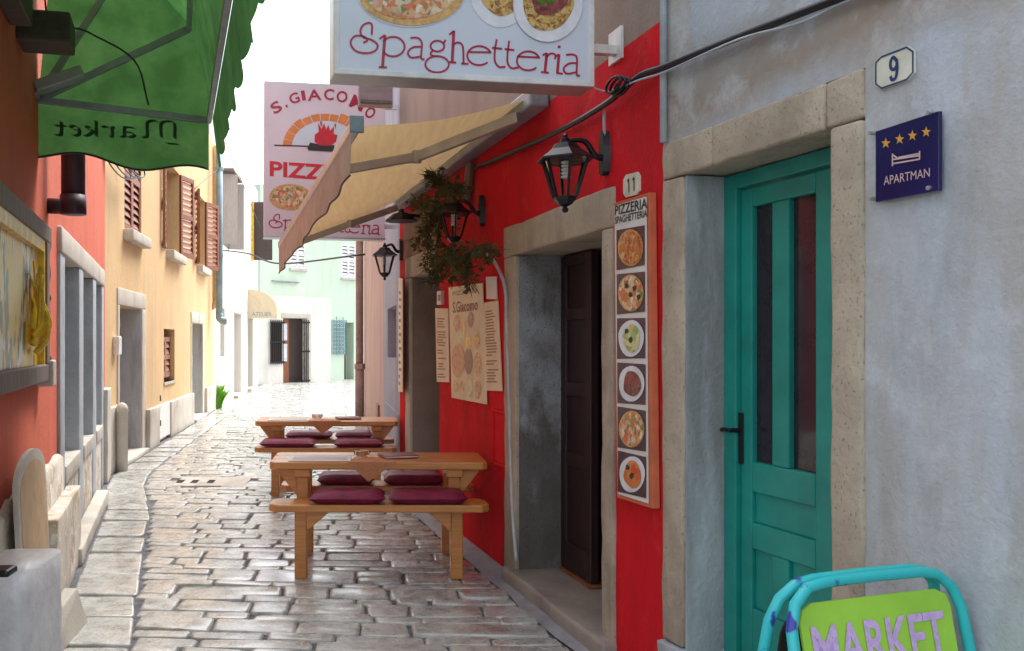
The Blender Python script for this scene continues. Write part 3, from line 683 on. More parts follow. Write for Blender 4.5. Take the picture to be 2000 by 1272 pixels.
# greenery round the second lantern
gp = RW.hit(893, 550); gt = thing('hanging_greenery', RW.P(RW.s(893), .12, gp.z), 'hanging pine and ivy greenery tied round a black lantern', 'plant')
mb = MB(); st = MB(); rg = random.Random(5)
def leafq(mb, p, d, l, w_):
    d = d.normalized(); x = d.orthogonal().normalized(); x.rotate(Matrix.Rotation(rg.uniform(0, 6.28), 3, d)); n_ = d.cross(x)
    mb.add([p, p+d*l*.45+x*w_/2+n_*w_*.15, p+d*l, p+d*l*.45-x*w_/2+n_*w_*.15], [(0, 1, 2, 3)])
sprays = [((870, 395), (815, 470)), ((860, 400), (850, 540)), ((880, 480), (885, 545)), ((850, 400), (810, 400)), ((905, 500), (965, 488)), ((900, 500), (915, 550)), ((870, 380), (845, 345)), ((840, 420), (835, 520)), ((890, 490), (845, 545)), ((870, 375), (900, 375))]
for (x0, y0), (x1, y1) in sprays:
    a_, b_ = RW.hit(x0, y0, rg.uniform(.08, .25)), RW.hit(x1, y1, rg.uniform(.06, .3)); md = a_.lerp(b_, .5)+Vector((0, 0, .03))
    path = catmull([a_, md, b_], 8); st.tube(path, .004, 5)
    for p_ in path:
        for k in range(8):
            d = (b_-a_).normalized()*.6+Vector((rg.gauss(0, 1), rg.gauss(0, 1), rg.gauss(-.3, .8)))*.7; leafq(mb, p_, d, rg.uniform(.07, .14), .008)
        if rg.random() < .75:
            for k in range(5): leafq(mb, p_+Vector((rg.gauss(0, .03), rg.gauss(0, .03), rg.gauss(0, .03))), Vector((rg.gauss(0, 1), rg.gauss(0, 1), rg.gauss(-.5, .6))), rg.uniform(.035, .065), rg.uniform(.025, .045))
mb.build('foliage', 'leaf', gt, recalc=False); st.build('stems', 'dark_wood', gt)
# conduit and cables
cd = [RW.hit(x, y, .03) for x, y in ((928, 486), (955, 498), (978, 535), (988, 575))]+[RW.hit(990, 640, .022), RW.hit(996, 850, .02), RW.hit(1001, 1000, .02), RW.hit(1009, 1096, .03)]
MB().tube(catmull(cd, 6), .0105).build('wall_conduit', 'white_pvc', smooth=True, label='pale plastic conduit running down beside the stone doorway', cat='conduit')
cb = thing('wall_cable', RW.hit(1190, 190), 'thick black cable sagging along the grey and red house fronts', 'cable')
pts = [GW.hit(1760, -50, .03), GW.hit(1640, -4, .03), GW.hit(1440, 74, .03), GW.hit(1300, 130, .035), RW.hit(1255, 146, .04), RW.hit(1215, 175, .05), RW.hit(1180, 205, .04), RW.hit(1080, 262, .03), RW.hit(930, 328, .03)]
MB().tube(catmull(pts, 6), .014).build('cable', 'black_iron', cb, smooth=True)
pts = [GW.hit(1760, -22, .03), GW.hit(1660, 0, .03), GW.hit(1560, 45, .03), GW.hit(1440, 78, .045), GW.hit(1300, 140, .04), RW.hit(1250, 156, .06), RW.hit(1190, 178, .06), RW.hit(1160, 172, .1)]
MB().tube(catmull(pts, 6), .004, 6).build('thin_wire', 'white_pvc', cb, smooth=True)
mb = MB(); cc_ = RW.hit(1215, 170, .06); 
for k in range(3): mb.tube([cc_+RW.P(0, 0, 0)*0+Vector((RW.u.x, RW.u.y, 0))*(.07*math.cos(t)+.02*k)+Vector((0, 0, .03*math.sin(t)+.01*k))+n3(RW)*.01*k for t in [2*math.pi*i/14 for i in range(15)]], .006, 6)
mb.build('cable_loop', 'black_iron', cb, smooth=True)
MB().tube([RW.hit(1180, 215, .02), RW.hit(1181, 285, .02)], .007).build('lamp_feed', 'white_pvc', cb, smooth=True)

# ------------------------------------------------------------------ lit-box signs
UP = Vector((0, 0, 1))
so = RW.P(RW.s(1222), 0, 0)
SG = Frame(so[:2], -RW.n, -RW.u)     # s grows towards the wall; o towards the camera
fx0, fx1 = SG.s(652), SG.s(1160); fz = (SG.z(655, 133)+SG.z(1158, 181))/2; fzt = fz+.98
sg = thing('box_sign', SG.P((fx0+fx1)/2, -.07, fz), 'pale blue box sign lettered Spaghetteria with plates of food', 'sign')
MB().box(SG, fx0, fx1, -.15, -.008, fz, fzt).build('casing', 'aluminium', sg, bevel=.004)
mb = MB(); e = .022
for a_ in ((fx0, fx1, fz, fz+e), (fx0, fx1, fzt-e, fzt), (fx0, fx0+e, fz+e, fzt-e), (fx1-e, fx1, fz+e, fzt-e)): mb.box(SG, a_[0], a_[1], -.008, .006, a_[2], a_[3])
mb.build('trim', 'white_metal', sg, bevel=.002)
MB().box(SG, fx0+e, fx1-e, -.007, 0, fz+e, fzt-e).build('face', 'sign_white', sg)
Z8 = lambda l: [(640+x/3.125, y/3.125) for x, y in l]
E = lambda cx, cy, a_, b_, t0=0, t1=360: ell(cx, cy, a_, b_, t0, t1, 22)
strokes = [
 (1, [(270, 212), (268, 146), (225, 148), (200, 185), (215, 225), (270, 245), (305, 275), (290, 310), (235, 325), (170, 310), (140, 262), (165, 222), (215, 222), (243, 245), (218, 262)]),
 (0, [(350, 215), (335, 410)]), (0, [(312, 410), (362, 412)]), (0, [(316, 238), (350, 215)]), (0, E(400, 285, 70, 60, 150, -150)),
 (1, [(505, 232), (550, 232), (575, 262), (572, 320), (572, 358), (592, 362)]), (1, [(572, 285), (520, 290), (490, 322), (512, 352), (570, 345)]),
 (0, E(670, 282, 42, 33)), (0, [(706, 268), (720, 244)]), (1, [(645, 306), (628, 328), (645, 342), (690, 345)]), (0, E(668, 393, 72, 50)),
 (0, [(770, 188), (760, 380)]), (0, [(742, 212), (772, 190)]), (0, [(742, 380), (785, 382)]), (1, [(764, 275), (795, 260), (825, 285), (830, 388)]), (0, [(815, 388), (860, 391)]),
 (0, E(925, 340, 73, 58, 15, 315)), (0, [(856, 318), (998, 320)]),
 (1, [(1032, 240), (1022, 300), (1020, 370), (1045, 408), (1085, 408)]), (0, [(1003, 292), (1065, 298)]),
 (1, [(1108, 250), (1100, 310), (1098, 380), (1122, 416), (1165, 412)]), (0, [(1080, 300), (1140, 306)]),
 (0, E(1225, 372, 70, 58, 15, 315)), (0, [(1156, 345), (1294, 352)]),
 (0, [(1338, 325), (1326, 440)]), (0, [(1302, 440), (1350, 445)]), (0, [(1312, 338), (1338, 325)]), (1, [(1334, 352), (1360, 328), (1388, 334), (1388, 362)]),
 (0, [(1412, 332), (1402, 445)]), (0, [(1394, 445), (1436, 451)]), (0, [(1392, 345), (1412, 332)]),
 (1, [(1455, 335), (1500, 334), (1522, 358), (1520, 455), (1540, 461)]), (1, [(1518, 385), (1470, 390), (1440, 420), (1460, 450), (1516, 442)])]
mb = MB()
for sm, l in strokes:
    q = hits(SG, Z8(l), .002); q = catmull(q, 5) if sm else q
    thick = .0125 if len(l) == 2 and abs(l[0][1]-l[1][1]) > 70 else .0085
    mb.ribbon(q, thick, n3(SG))
mb.poly(hits(SG, [(640+x/3.125, y/3.125) for x, y in E(1413, 286, 10, 9)][:-1], .002), n3(SG))
mb.build('lettering', 'sign_red', sg)
def dish(fr, par, cx, cy, a_, b_, plate_, fmat, off, k=.8, garnish=True, wob=.05):
    if plate_: MB().poly(blob(fr, cx, cy, a_, b_, off, .0, 32), n3(fr)).build('plate', plate_, par)
    MB().poly(blob(fr, cx, cy, a_*k, b_*k, off+.002, wob, 30), n3(fr)).build('food', fmat, par)
dish(SG, sg, 803, -18, 108, 72, 'sign_white', 'crust', .002, .96, wob=.02)
MB().poly(blob(SG, 803, -20, 93, 58, .0055, .03, 30), n3(SG)).build('food', 'pizza', sg)
dish(SG, sg, 978, -30, 64, 84, 'plate_white', 'pasta', .0022, .7)
dish(SG, sg, 1070, 6, 68, 76, 'plate_white', 'pasta', .0065, .73)
MB().poly(blob(SG, 1072, -2, 36, 34, .0105, .1, 24), n3(SG)).build('food', 'meat_sauce', sg)
mb = MB()
for k in range(46):      # strands of printed spaghetti
    t0 = rnd.random()*6.28; r0 = rnd.uniform(.55, .98); l = rnd.uniform(.5, 1.3)
    mb.ribbon(hits(SG, [(1070+49*r0*math.cos(t0+l*i/6), 6+55*r0*math.sin(t0+l*i/6)) for i in range(7)], .0095), .0035, n3(SG))
mb.build('spaghetti', 'pasta', sg)
for x, y in ((1058, 4), (1066, -4), (1076, 2)): MB().poly(blob(SG, x, y, 8, 5, .0125, .2, 9), n3(SG)).build('basil', 'grass', sg)
for zz in (SG.z(1190, 86), fzt-.1):
    MB().box(SG, fx1, SG.s(1222)-.0, -.1, -.06, zz-.02, zz+.02).build('bracket', 'white_metal', sg, bevel=.003)
MB().box(SG, SG.s(1222)-.012, SG.s(1222), -.14, -.02, SG.z(1200, 86)-.05, SG.z(1200, 86)+.09).build('wall_fixing', 'white_metal', sg)
# second sign
so2 = RW.P(RW.s(779), 0, 0); S2 = Frame(so2[:2], -RW.n, -RW.u)
g0, g1 = S2.s(516), S2.s(752); gz0_, gz1_ = (S2.z(516, 457)+S2.z(752, 470))/2, S2.z(520, 158)
s2 = thing('box_sign', S2.P((g0+g1)/2, -.06, gz0_), 'tall pinkish box sign with brick oven arch and pizza above the awning', 'sign')
MB().box(S2, g0, g1, -.14, 0, gz0_, gz1_).build('casing', 'sign_pink', s2, bevel=.004)
mb = MB(); mb.box(S2, g0-.004, g1+.004, -.144, .004, gz0_-.014, gz0_-.001); mb.build('bottom_rail', 'aluminium', s2)
o2 = .003
Z5 = lambda l: [(500+x/2.544, y/2.544) for x, y in l]
mb = MB()
for i in range(13):
    t0, t1 = 180-i*180/13, 180-(i+1)*180/13+1.5; jr = rnd.uniform(-6, 8)
    f4 = lambda a_, b_, t: (345+a_*math.cos(R(t)), 728-b_*math.sin(R(t)))
    MB().poly(hits(S2, Z5([f4(168, 128, t0), f4(212+jr, 168+jr, t0), f4(212+jr, 168+jr, t1), f4(168, 128, t1)]), o2), n3(S2), .001).build('brick', 'brick_orange', s2)
MB().poly(hits(S2, Z5([(345+164*math.cos(R(t)), 726-125*math.sin(R(t))) for t in range(0, 181, 10)]), o2), n3(S2)).build('oven_mouth', 'sign_white', s2)
mb = MB(); mb.ribbon(hits(S2, Z5([(90, 722), (260, 727)]), o2+.001), .012, n3(S2)); mb.poly(hits(S2, Z5([(255, 735), (270, 708), (300, 715), (390, 722), (385, 755), (260, 748)]), o2+.002), n3(S2)); mb.build('logs', 'print_black', s2)
mb = MB(); mb.poly(hits(S2, Z5([(290, 705), (292, 670), (312, 655), (308, 610), (325, 640), (340, 612), (348, 645), (360, 620), (368, 650), (388, 628), (386, 665), (405, 672), (398, 705), (370, 725), (315, 722)]), o2+.003), n3(S2))
mb.poly(hits(S2, Z5([(318, 605), (326, 600), (330, 625), (322, 630)]), o2+.003), n3(S2)).poly(hits(S2, Z5([(388, 620), (398, 612), (396, 645)]), o2+.003), n3(S2)); mb.build('flames', 'bright_red', s2)
mb = MB()
for ch, x0, y0, x1, y1, rot in (('S', 75, 562, 125, 505, 32), ('.', 146, 535, 158, 520, 25), ('G', 165, 515, 215, 462, 20), ('I', 226, 500, 245, 450, 10), ('A', 255, 500, 325, 445, 4), ('C', 338, 498, 388, 442, -4), ('O', 400, 510, 455, 452, -12), ('M', 470, 545, 540, 480, -25), ('O', 545, 590, 590, 530, -38)):
    cx, cy, hw, hh = (x0+x1)/2, (y0+y1)/2, (x1-x0)/2, (y0-y1)/2; c__, s__ = math.cos(R(rot)), math.sin(R(rot))
    cr = [(cx+dx*hw*c__-dy*hh*s__*1, cy-(dx*hw*s__+dy*hh*c__)) for dx, dy in ((-1, -1), (1, -1), (1, 1), (-1, 1))]
    text_mb(ch, hits(S2, Z5(cr), o2), (0, 0, 0), mb, .02)
mb.build('lettering', 'sign_red', s2)
text_mb('PIZZERIA', hits(S2, Z5([(68, 875), (590, 915), (590, 835), (68, 800)]), o2), (0, 0, 0), bold=.03).build('lettering', 'bright_red', s2)
MB().poly(blob(S2, 500+170/2.544, 980/2.544, 105/2.544, 66/2.544, o2, .01, 26), n3(S2)).build('food', 'crust', s2); MB().poly(blob(S2, 500+170/2.544, 978/2.544, 90/2.544, 54/2.544, o2+.002, .03, 26), n3(S2)).build('food', 'pizza', s2)
mb = MB(); dx, dy, kx, ky = 65, 1068, 550/1400, .36
for sm, l in strokes:      # the same brush lettering, smaller
    l2 = Z5([(dx+(x-140)*kx, dy+(y-145)*ky-(x-140)*.012) for x, y in l]); q = hits(S2, l2, o2); q = catmull(q, 4) if sm else q; mb.ribbon(q, .011, n3(S2))
mb.build('lettering', 'sign_red', s2)
MB().box(S2, g1, S2.s(779), -.09, -.05, gz0_+.1, gz0_+.14).build('bracket', 'white_metal', s2)
MB().box(S2, g1, S2.s(779), -.09, -.05, gz1_-.2, gz1_-.16).build('bracket', 'white_metal', s2)

# ------------------------------------------------------------------ yellow folding-arm awning
ya = thing('folding_awning', RW.P(RW.s(940), 0, 2.6), 'yellow folding-arm awning with cream valance on the red house', 'awning')
ZW = 2.72
A_, B_ = RW.P(RW.s(1062), .1, ZW), RW.P(RW.s(797), .1, ZW)
def front(px, py, s_):       # a point of the front bar, reached square from the wall at s_
    fr = Frame(RW.P(s_, 0, 0)[:2], -RW.n, -RW.u); return fr.hit(px, py)
D_, C_ = front(694, 247, RW.s(1062)), front(549, 478, RW.s(797))
n = 12; mb = MB(); vs = []
for i in range(n+1):
    for j in range(9):
        u, v = i/n, j/8; p_ = (A_*(1-u)+B_*u)*(1-v)+(D_*(1-u)+C_*u)*v; p_.z -= .05*math.sin(math.pi*v)*(.5+.5*abs(2*u-1)*0+.2)
        vs.append(p_)
mb.add(vs, [(i*9+j, i*9+j+1, i*9+j+10, i*9+j+9) for i in range(n) for j in range(8)]); mb.build('fabric', 'awning_yellow', ya, smooth=True)
MB().bar(RW.P(RW.s(1075), .06, ZW-.01), RW.P(RW.s(792), .06, ZW-.01), .11, .1).build('roller_box', 'grey_metal', ya, bevel=.012)
dv = (C_-D_).normalized()
MB().bar(D_-dv*.03, C_+dv*.03, .05, .06).build('front_bar', 'aluminium', ya, bevel=.008)
MB().bar(D_-dv*.045, D_-dv*.028, .075, .09).build('end_cap', 'blue_pipe', ya, bevel=.005)
mb = MB(); vs = []; n = 46
for i in range(n+1):
    u = i/n; p_ = D_.lerp(C_, u); wv = .008*math.sin(u*40)+.01*math.sin(u*17+1); dn = .235+.004*math.sin(u*math.pi*2*9)
    for k in range(5): vs.append(p_+n3(RW)*(.02+wv*(k/4)**1.3)-UP*(.02+dn*k/4))
mb.add(vs, [(i*5+k, i*5+k+1, i*5+k+6, i*5+k+5) for i in range(n) for k in range(4)]); mb.build('valance', 'valance_cream', ya, smooth=True)
MB().tube([vs[i*5+4] for i in range(n+1)], .006, 6).build('hem', 'dark_wood', ya)
def fab(u, v): return (A_*(1-u)+B_*u)*(1-v)+(D_*(1-u)+C_*u)*v-UP*.075
def fplane(px, py):
    best = None
    for i in range(61):
        for j in range(61):
            p_ = fab(i/60, j/60); qx, qy = CX+p_.x/p_.y*F, HY-(p_.z-H)/p_.y*F; d = (qx-px)**2+(qy-py)**2
            if best is None or d < best[0]: best = (d, p_)
    return best[1]
for w1, el, fr_ in (((1058, 205), (815, 305), fab(.18, .97)), ((768, 415), (684, 437), fab(.92, .97))):
    a_, e_ = (fab(.02, 0.02) if w1[0] > 1000 else fab(.97, .02)), fplane(*el)
    MB().bar(a_, e_, .035, .06).build('arm', 'aluminium', ya, bevel=.006); MB().bar(e_, fr_, .035, .055).build('arm', 'aluminium', ya, bevel=.006)
    MB().tube([e_-UP*.035, e_+UP*.035], .03, 10).build('elbow', 'aluminium', ya)
MB().tube([RW.hit(918, 318, .04), RW.hit(912, 395, .04)], .03).build('wall_bracket', 'old_wood', ya)

# ------------------------------------------------------------------ picnic tables
def picnic(name, label, cx, cy, rot):
    o = thing(name, (cx, cy, .02), label, 'picnic table', None)
    fr = Frame((cx, cy), (math.cos(rot), math.sin(rot)), (-math.sin(rot), math.cos(rot)))
    def top(l, w_, o_, z0, z1, nm, ch):
        q = [(-l+ch, -w_), (l-ch, -w_), (l, -w_+ch), (l, w_-ch), (l-ch, w_), (-l+ch, w_), (-l, w_-ch), (-l, -w_+ch)]
        MB().poly([fr.P(a_, o_+b_, z1) for a_, b_ in q], UP, z1-z0).build(nm, 'table_wood', o, bevel=.008)
    for k in (-1, 0, 1): top(.665, .0805, k*.164, .648, .695, 'top_plank', .03 if k else .012)
    for s_ in (-1, 1): top(.645, .115, s_*.345, .43, .475, 'seat', .04)
    for s_ in (-1, 1):
        x = s_*.465
        for k in (-1, 1):
            MB().box(fr, x-.036, x+.036, k*.31-.045, k*.31+.045, 0.015, .429).build('leg', 'table_wood', o, bevel=.006)
            MB().box(fr, x-.036, x+.036, k*.16-.04, k*.16+.04, .39, .6).build('upright', 'table_wood', o, bevel=.006)
            xi = x-s_*.036; MB().poly([fr.P(xi, k*.31-.02, .428), fr.P(xi-s_*.13, k*.31-.02, .428), fr.P(xi-s_*.13, k*.31-.02, .41), fr.P(xi, k*.31-.02, .3)], Vector((fr.n.x, fr.n.y, 0)), .04).build('brace', 'table_wood', o, bevel=.003)
        MB().box(fr, x-.034, x+.034, -.264, .264, .31, .389).build('cross_beam', 'table_wood', o, bevel=.005)
        MB().box(fr, x-.05, x+.05, -.23, .23, .601, .647).build('top_bearer', 'table_wood', o, bevel=.005)
        MB().poly([fr.P(x+s_*.036, -.1, .6), fr.P(x+s_*.17, -.1, .645), fr.P(x+s_*.05, -.1, .645), fr.P(x+s_*.036, -.1, .5)][0:2]+[fr.P(x+s_*.05, -.1, .646), fr.P(x+s_*.036, -.1, .48)][1:2]+[], Vector((fr.n.x, fr.n.y, 0)), .05) if False else None
        MB().poly([fr.P(x+s_*.037, -.18, .48), fr.P(x+s_*.16, -.18, .64), fr.P(x+s_*.051, -.18, .64), fr.P(x+s_*.051, -.18, .6), fr.P(x+s_*.037, -.18, .6)], -Vector((fr.n.x, fr.n.y, 0)), .045).build('brace', 'table_wood', o, bevel=.003)
    return fr
def cushion(fr, s0, s1, o0, o1, z, label, grp=None, th=.072):
    n, m_ = 12, 10; mb = MB(); vs = []
    for sgn in (1, -1):
        for i in range(n+1):
            for j in range(m_+1):
                u, v = 2*i/n-1, 2*j/m_-1
                e = max(0, (1-abs(u)**5)*(1-abs(v)**5))**.36; tf = 1-.22*math.exp(-(u*u+v*v)*9)
                pin = 1-.03*(1-abs(u))*(abs(v) > .9) - .03*(1-abs(v))*(abs(u) > .9)
                wr = .004*noise.noise(Vector((u*4+s0*9, v*4, z*7)))
                vs.append(fr.P((s0+s1)/2+u*pin*(s1-s0)/2, (o0+o1)/2+v*pin*(o1-o0)/2, z+th*.5+sgn*th*.5*e*tf*(1 if sgn > 0 else .98)+wr*e))
    k = (n+1)*(m_+1)
    for b_ in (0, k):
        mb_f = [(b_+i*(m_+1)+j, b_+(i+1)*(m_+1)+j, b_+(i+1)*(m_+1)+j+1, b_+i*(m_+1)+j+1) for i in range(n) for j in range(m_)]
        mb.f += mb_f
    mb.v = vs; return mb.build('seat_cushion', 'cushion', smooth=True, label=label, cat='cushion', group=grp)
def dressed(label, cx, cy, rot, which, spots):
    fr = picnic('picnic_table', label, cx, cy, rot)
    for (s0, s1, side, txt) in spots:
        o_ = side*.345; cushion(fr, s0, s1, o_-.135, o_+.135, .476, txt)
    nk = MB(); zt_ = .697     # napkin: diamond folded over the street edge
    c0 = which['nap']; e = -.245
    nk.poly([fr.P(c0-.15, e-.003, zt_), fr.P(c0+.15, e-.003, zt_), fr.P(c0+.15, e+.12, zt_), fr.P(c0, e+.24, zt_), fr.P(c0-.15, e+.12, zt_)], UP)
    nk.poly([fr.P(c0-.15, e-.003, zt_), fr.P(c0+.15, e-.003, zt_), fr.P(c0-.02, e-.006, zt_-.12)], -Vector((fr.n.x, fr.n.y, 0)))
    nk.build('napkin', 'napkin', label='orange cloth with its corner hanging off the '+which['t'], cat='napkin', recalc=False)
    pm = thing('place_mat', fr.P(-.33, -.12, zt_), 'white paper mat lying on the '+which['t'], 'place mat')
    MB().box(fr, -.55, -.17, -.215, .02, zt_, zt_+.003).build('sheet', 'paper', pm)
    mb = MB(); 
    for k in range(3): mb.box(fr, -.53, -.19, -.17+.06*k, -.155+.06*k, zt_+.003, zt_+.0036)
    mb.build('print', 'print_black', pm)
    ab = thing('ashtray', fr.P(which['ash'], .02, zt_), 'round clear glass ashtray on the '+which['t'], 'ashtray')
    MB().lathe(fr.P(which['ash'], .02, zt_+.003), [(.045, 0), (.052, .004), (.054, .034), (.048, .036), (.043, .008), (.0, .007)], 20).build('bowl', 'clear_glass', ab, smooth=True)
    mn = thing('menu_book', fr.P(.25, .02, zt_), 'closed dark red menu book on the '+which['t'], 'menu')
    mb = MB(); c1 = which['menu']; f2 = Frame(fr.P(c1, -.02, 0)[:2], Vector((fr.u.x, fr.u.y))*.97+Vector((fr.n.x, fr.n.y))*.25, Vector((-fr.u.y*.97, fr.u.x))); f2.n = Vector((-f2.u.y, f2.u.x))
    MB().box(f2, -.11, .11, -.075, .1, zt_+.002, zt_+.006).build('cover', 'menu_cover', mn); MB().box(f2, -.106, .106, -.073, .096, zt_+.0062, zt_+.014).build('pages', 'paper', mn); MB().box(f2, -.11, .11, -.075, .1, zt_+.0142, zt_+.018).build('cover', 'menu_cover', mn)
t1x = ((528-CX)+(942-CX))/2/F*5.52; 
dressed('wooden picnic table nearest the open stone doorway', t1x+.01, 5.53, R(-.5), dict(nap=-.04, ash=-.1, menu=.13, t='picnic table by the open stone doorway'),
   [(-.41, .04, -1, 'maroon cushion on the outer bench, street end, table by the open doorway'), (.055, .52, -1, 'maroon cushion on the outer bench, wall end, table by the open doorway'),
    (-.4, -.02, 1, 'quilted maroon cushion on the inner bench, street end, table by the open doorway'), (.04, .45, 1, 'quilted maroon cushion on the inner bench, wall end, table by the open doorway')])
dressed('wooden picnic table beside the second doorway of the red house', (640-CX)/F*8.3, 8.3, R(-.5), dict(nap=-.02, ash=-.1, menu=.2, t='picnic table by the second doorway'),
   [(-.6, -.08, -1, 'maroon cushion on the outer bench, street end, table by the second doorway'), (.07, .53, -1, 'maroon cushion on the outer bench, wall end, table by the second doorway'),
    (-.43, .04, 1, 'maroon cushion on the inner bench, street end, table by the second doorway'), (.06, .43, 1, 'maroon cushion on the inner bench, wall end, table by the second doorway')])

# ------------------------------------------------------------------ pavement board MARKET
bl_, br_ = at(1531, 1160, 2.0), at(1846, 1130, 2.154)
ctr = (bl_+br_)/2; uu = Vector((br_.x-bl_.x, br_.y-bl_.y)); 
BF = Frame((ctr.x, ctr.y), uu, (0, -1)); BF.n = Vector((BF.u.y, -BF.u.x)); hw = uu.length/2; ht = .865
ab = thing('sandwich_board', (ctr.x, ctr.y, 0), 'turquoise tube sandwich board with lime green MARKET panel', 'sandwich board')
def lean(s_, z, sgn): return BF.P(s_, sgn*(.015+(ht-z)*.2), z)
for sgn, nm in ((1, 'front_frame'), (-1, 'rear_frame')):
    pts = [(-hw-.035, .03), (-hw-.01, ht-.09), (-hw+.01, ht-.04), (-hw+.05, ht-.008), (-hw+.1, ht), (0, ht+.002), (hw-.1, ht), (hw-.05, ht-.008), (hw-.01, ht-.04), (hw+.01, ht-.09), (hw+.035, .03)]
    MB().tube([lean(a_, b_, sgn) for a_, b_ in pts], .013, 12).build(nm, 'turquoise_tube', ab, smooth=True)
q = [(-hw+.03, .12), (hw-.03, .12), (hw-.018, ht-.085), (hw-.026, ht-.058), (hw-.06, ht-.042), (-hw+.06, ht-.042), (-hw+.03, ht-.058), (-hw+.02, ht-.085)]
nn = (lean(.1, .1, 1)-lean(0, .1, 1)).cross(lean(0, .2, 1)-lean(0, .1, 1)).normalized()
MB().poly([lean(a_, b_, 1)-nn*.004 for a_, b_ in q], nn, .006).build('panel', 'lime_panel', ab)
MB().poly([lean(a_*.97, b_*.95, -1) for a_, b_ in q], -nn, .006).build('panel', 'print_black', ab)
text_mb('MARKET', [lean(a_, b_, 1) for a_, b_ in ((-hw+.045, ht-.195), (hw-.05, ht-.195), (hw-.05, ht-.092), (-hw+.045, ht-.092))], nn*-.002, bold=.02).build('lettering', 'lilac_print', ab)
MB().bar(lean(-hw+.03, .1, 1), lean(hw-.03, .1, 1), .02, .02).build('cross_bar', 'turquoise_tube', ab)

# ------------------------------------------------------------------ pink house beyond the red one
ph = thing('pink_house', PW.P(4, 0, 0), 'faded pink house with rough bluish wall strip beyond the red house', 'house')
p1 = PW.s(749); L_ = 8.25
wall(PW, .0, p1, 0, 5.6, .4, [(PW.s(774), PW.s(757), PW.z(765, 700), PW.z(765, 600))], 'rough_wall', 'blue_rough', ph)
wall(PW, p1, L_, 0, 5.6, .39, [], 'wall', 'pink_plaster', ph)
MB().box(PW, L_-.4, L_, -7, -.395, 0, 5.6).build('unseen_side_wall', 'pink_plaster', ph)  # unseen return wall, added to block sky light from the lane's far end
MB().box(PW, PW.s(774), PW.s(757), -.3, -.2, PW.z(765, 700), PW.z(765, 600)).build('window', 'brown_stone', ph)
for zz in (.25, .7): MB().box(PW, .05, p1-.05, 0, .01, zz, zz+.03).build('plinth_course', 'blue_rough', ph)
MB().box(PW, PW.s(742), PW.s(738), 0, .03, 0, .6).build('corner_post', 'brown_wood', ph)
pp = thing('drainpipe', PW.P(L_-.5, .12, 0), 'mauve iron drainpipe at the corner of the pink house', 'drainpipe'); sx = PW.s(713)
MB().tube([PW.P(sx, .1, 0.0), PW.P(sx, .1, 1.0)], .085, 12).build('lower_pipe', 'mauve_pipe', pp, smooth=True); MB().tube([PW.P(sx, .1, .99), PW.P(sx, .1, 5.5)], .072, 12).build('upper_pipe', 'mauve_pipe', pp, smooth=True)
MB().tube([PW.P(sx, .1, .94), PW.P(sx, .1, 1.04)], .1, 12).build('collar', 'mauve_pipe', pp)

# ------------------------------------------------------------------ orange house on the left
oh = thing('orange_house', OW.P(1, 0, 0), 'orange house with grey stone shop windows and green awning', 'house')
os_ = lambda px, o=0: OW.s(px, o)
W0, W1 = os_(118, .02), os_(203, .02); zl1 = 2.15; zl0 = 1.985; zsill = .62
END = os_(205)
wall(OW, -3.6, END, 0, 3.75, .5, [(W0, W1, .0, zl1)], 'wall', 'orange_plaster', oh)
stone(OW, W0, W1, -.3, .03, zl0, zl1, 'lintel_stone', 'pale_stone', oh, .003)
MB().box(OW, W0, W1, -.5, -.42, 0, zl0).build('back_panel', 'grey_plaster', oh)
for a_, b_ in ((118, 127), (155, 163), (182, 188), (199, 203)):
    s0, s1 = os_(a_, .02), os_(b_, .02); stone(OW, s0, s1, -.42, .02, .0, zl0-.001, 'pier_stone', 'blue_stone', oh, .002, .008)
for a_, b_ in ((127, 155), (163, 182), (188, 199)):
    s0, s1 = os_(a_, .02), os_(b_, .02); stone(OW, s0, s1, -.4, .03, .5, zsill, 'sill_stone', 'pale_stone', oh, .002, .008)
    MB().box(OW, s0, s1, -.3, .012, 0, .499).build('apron', 'cream_plinth', oh); MB().box(OW, s0, s1, -.41, -.4, zsill, zl0).build('shop_pane', 'dark_glass', oh)
stone(OW, os_(160, .14), os_(212, .14), .034, .14, 0, .11, 'step', 'pale_stone', oh)
# plinth with ragged painted edge left of the shop front
mb = MB(); n = 40; vs = []; e_ = W0-.02
for i in range(n+1):
    s_ = -4+(e_+4)*i/n; zz = .73+.035*noise.noise(Vector((s_*4, 2, 0)))+.02*noise.noise(Vector((s_*11, 5, 0)))
    vs += [OW.P(s_, .045, 0), OW.P(s_, .04, zz-.02), OW.P(s_, .02, zz), OW.P(s_, 0, zz+.004)]
mb.add(vs, [(i*4+k, i*4+k+1, i*4+k+5, i*4+k+4) for i in range(n) for k in range(3)]); mb.build('plinth', 'cream_plinth', oh, smooth=True)
stone(OW, os_(112, .12), os_(158, .12), .03, .12, .0, .5, 'plinth_block', 'cream_plinth', oh, .006)
stone(OW, os_(205)-.25, END+.02, -.1, .12, 3.38, 3.5, 'cornice', 'pale_stone', oh)
stone(OW, W1-.03, END+.03, -.1, .06, 0, .95, 'corner_plinth', 'pale_stone', oh)
# vent pipe
vp = OW.hit(145, 430, .12); vt = thing('flue_pipe', OW.P(os_(143, .12), 0, vp.z), 'fat dark purple flue pipe turning into the orange wall', 'pipe'); s_ = os_(143, .14)
MB().tube([OW.P(s_, .14, vp.z+.1), OW.P(s_, .14, 2.9)], .068, 16).build('riser', 'dark_pipe', vt, smooth=True)
MB().tube([OW.P(s_, .14, vp.z-.0), OW.P(s_, .14, vp.z+.11)], .075, 16).build('elbow', 'dark_pipe', vt, smooth=True); MB().tube([OW.P(s_, -.02, vp.z+.045), OW.P(s_, .14, vp.z+.045)], .045, 12).build('wall_stub', 'dark_pipe', vt, smooth=True)
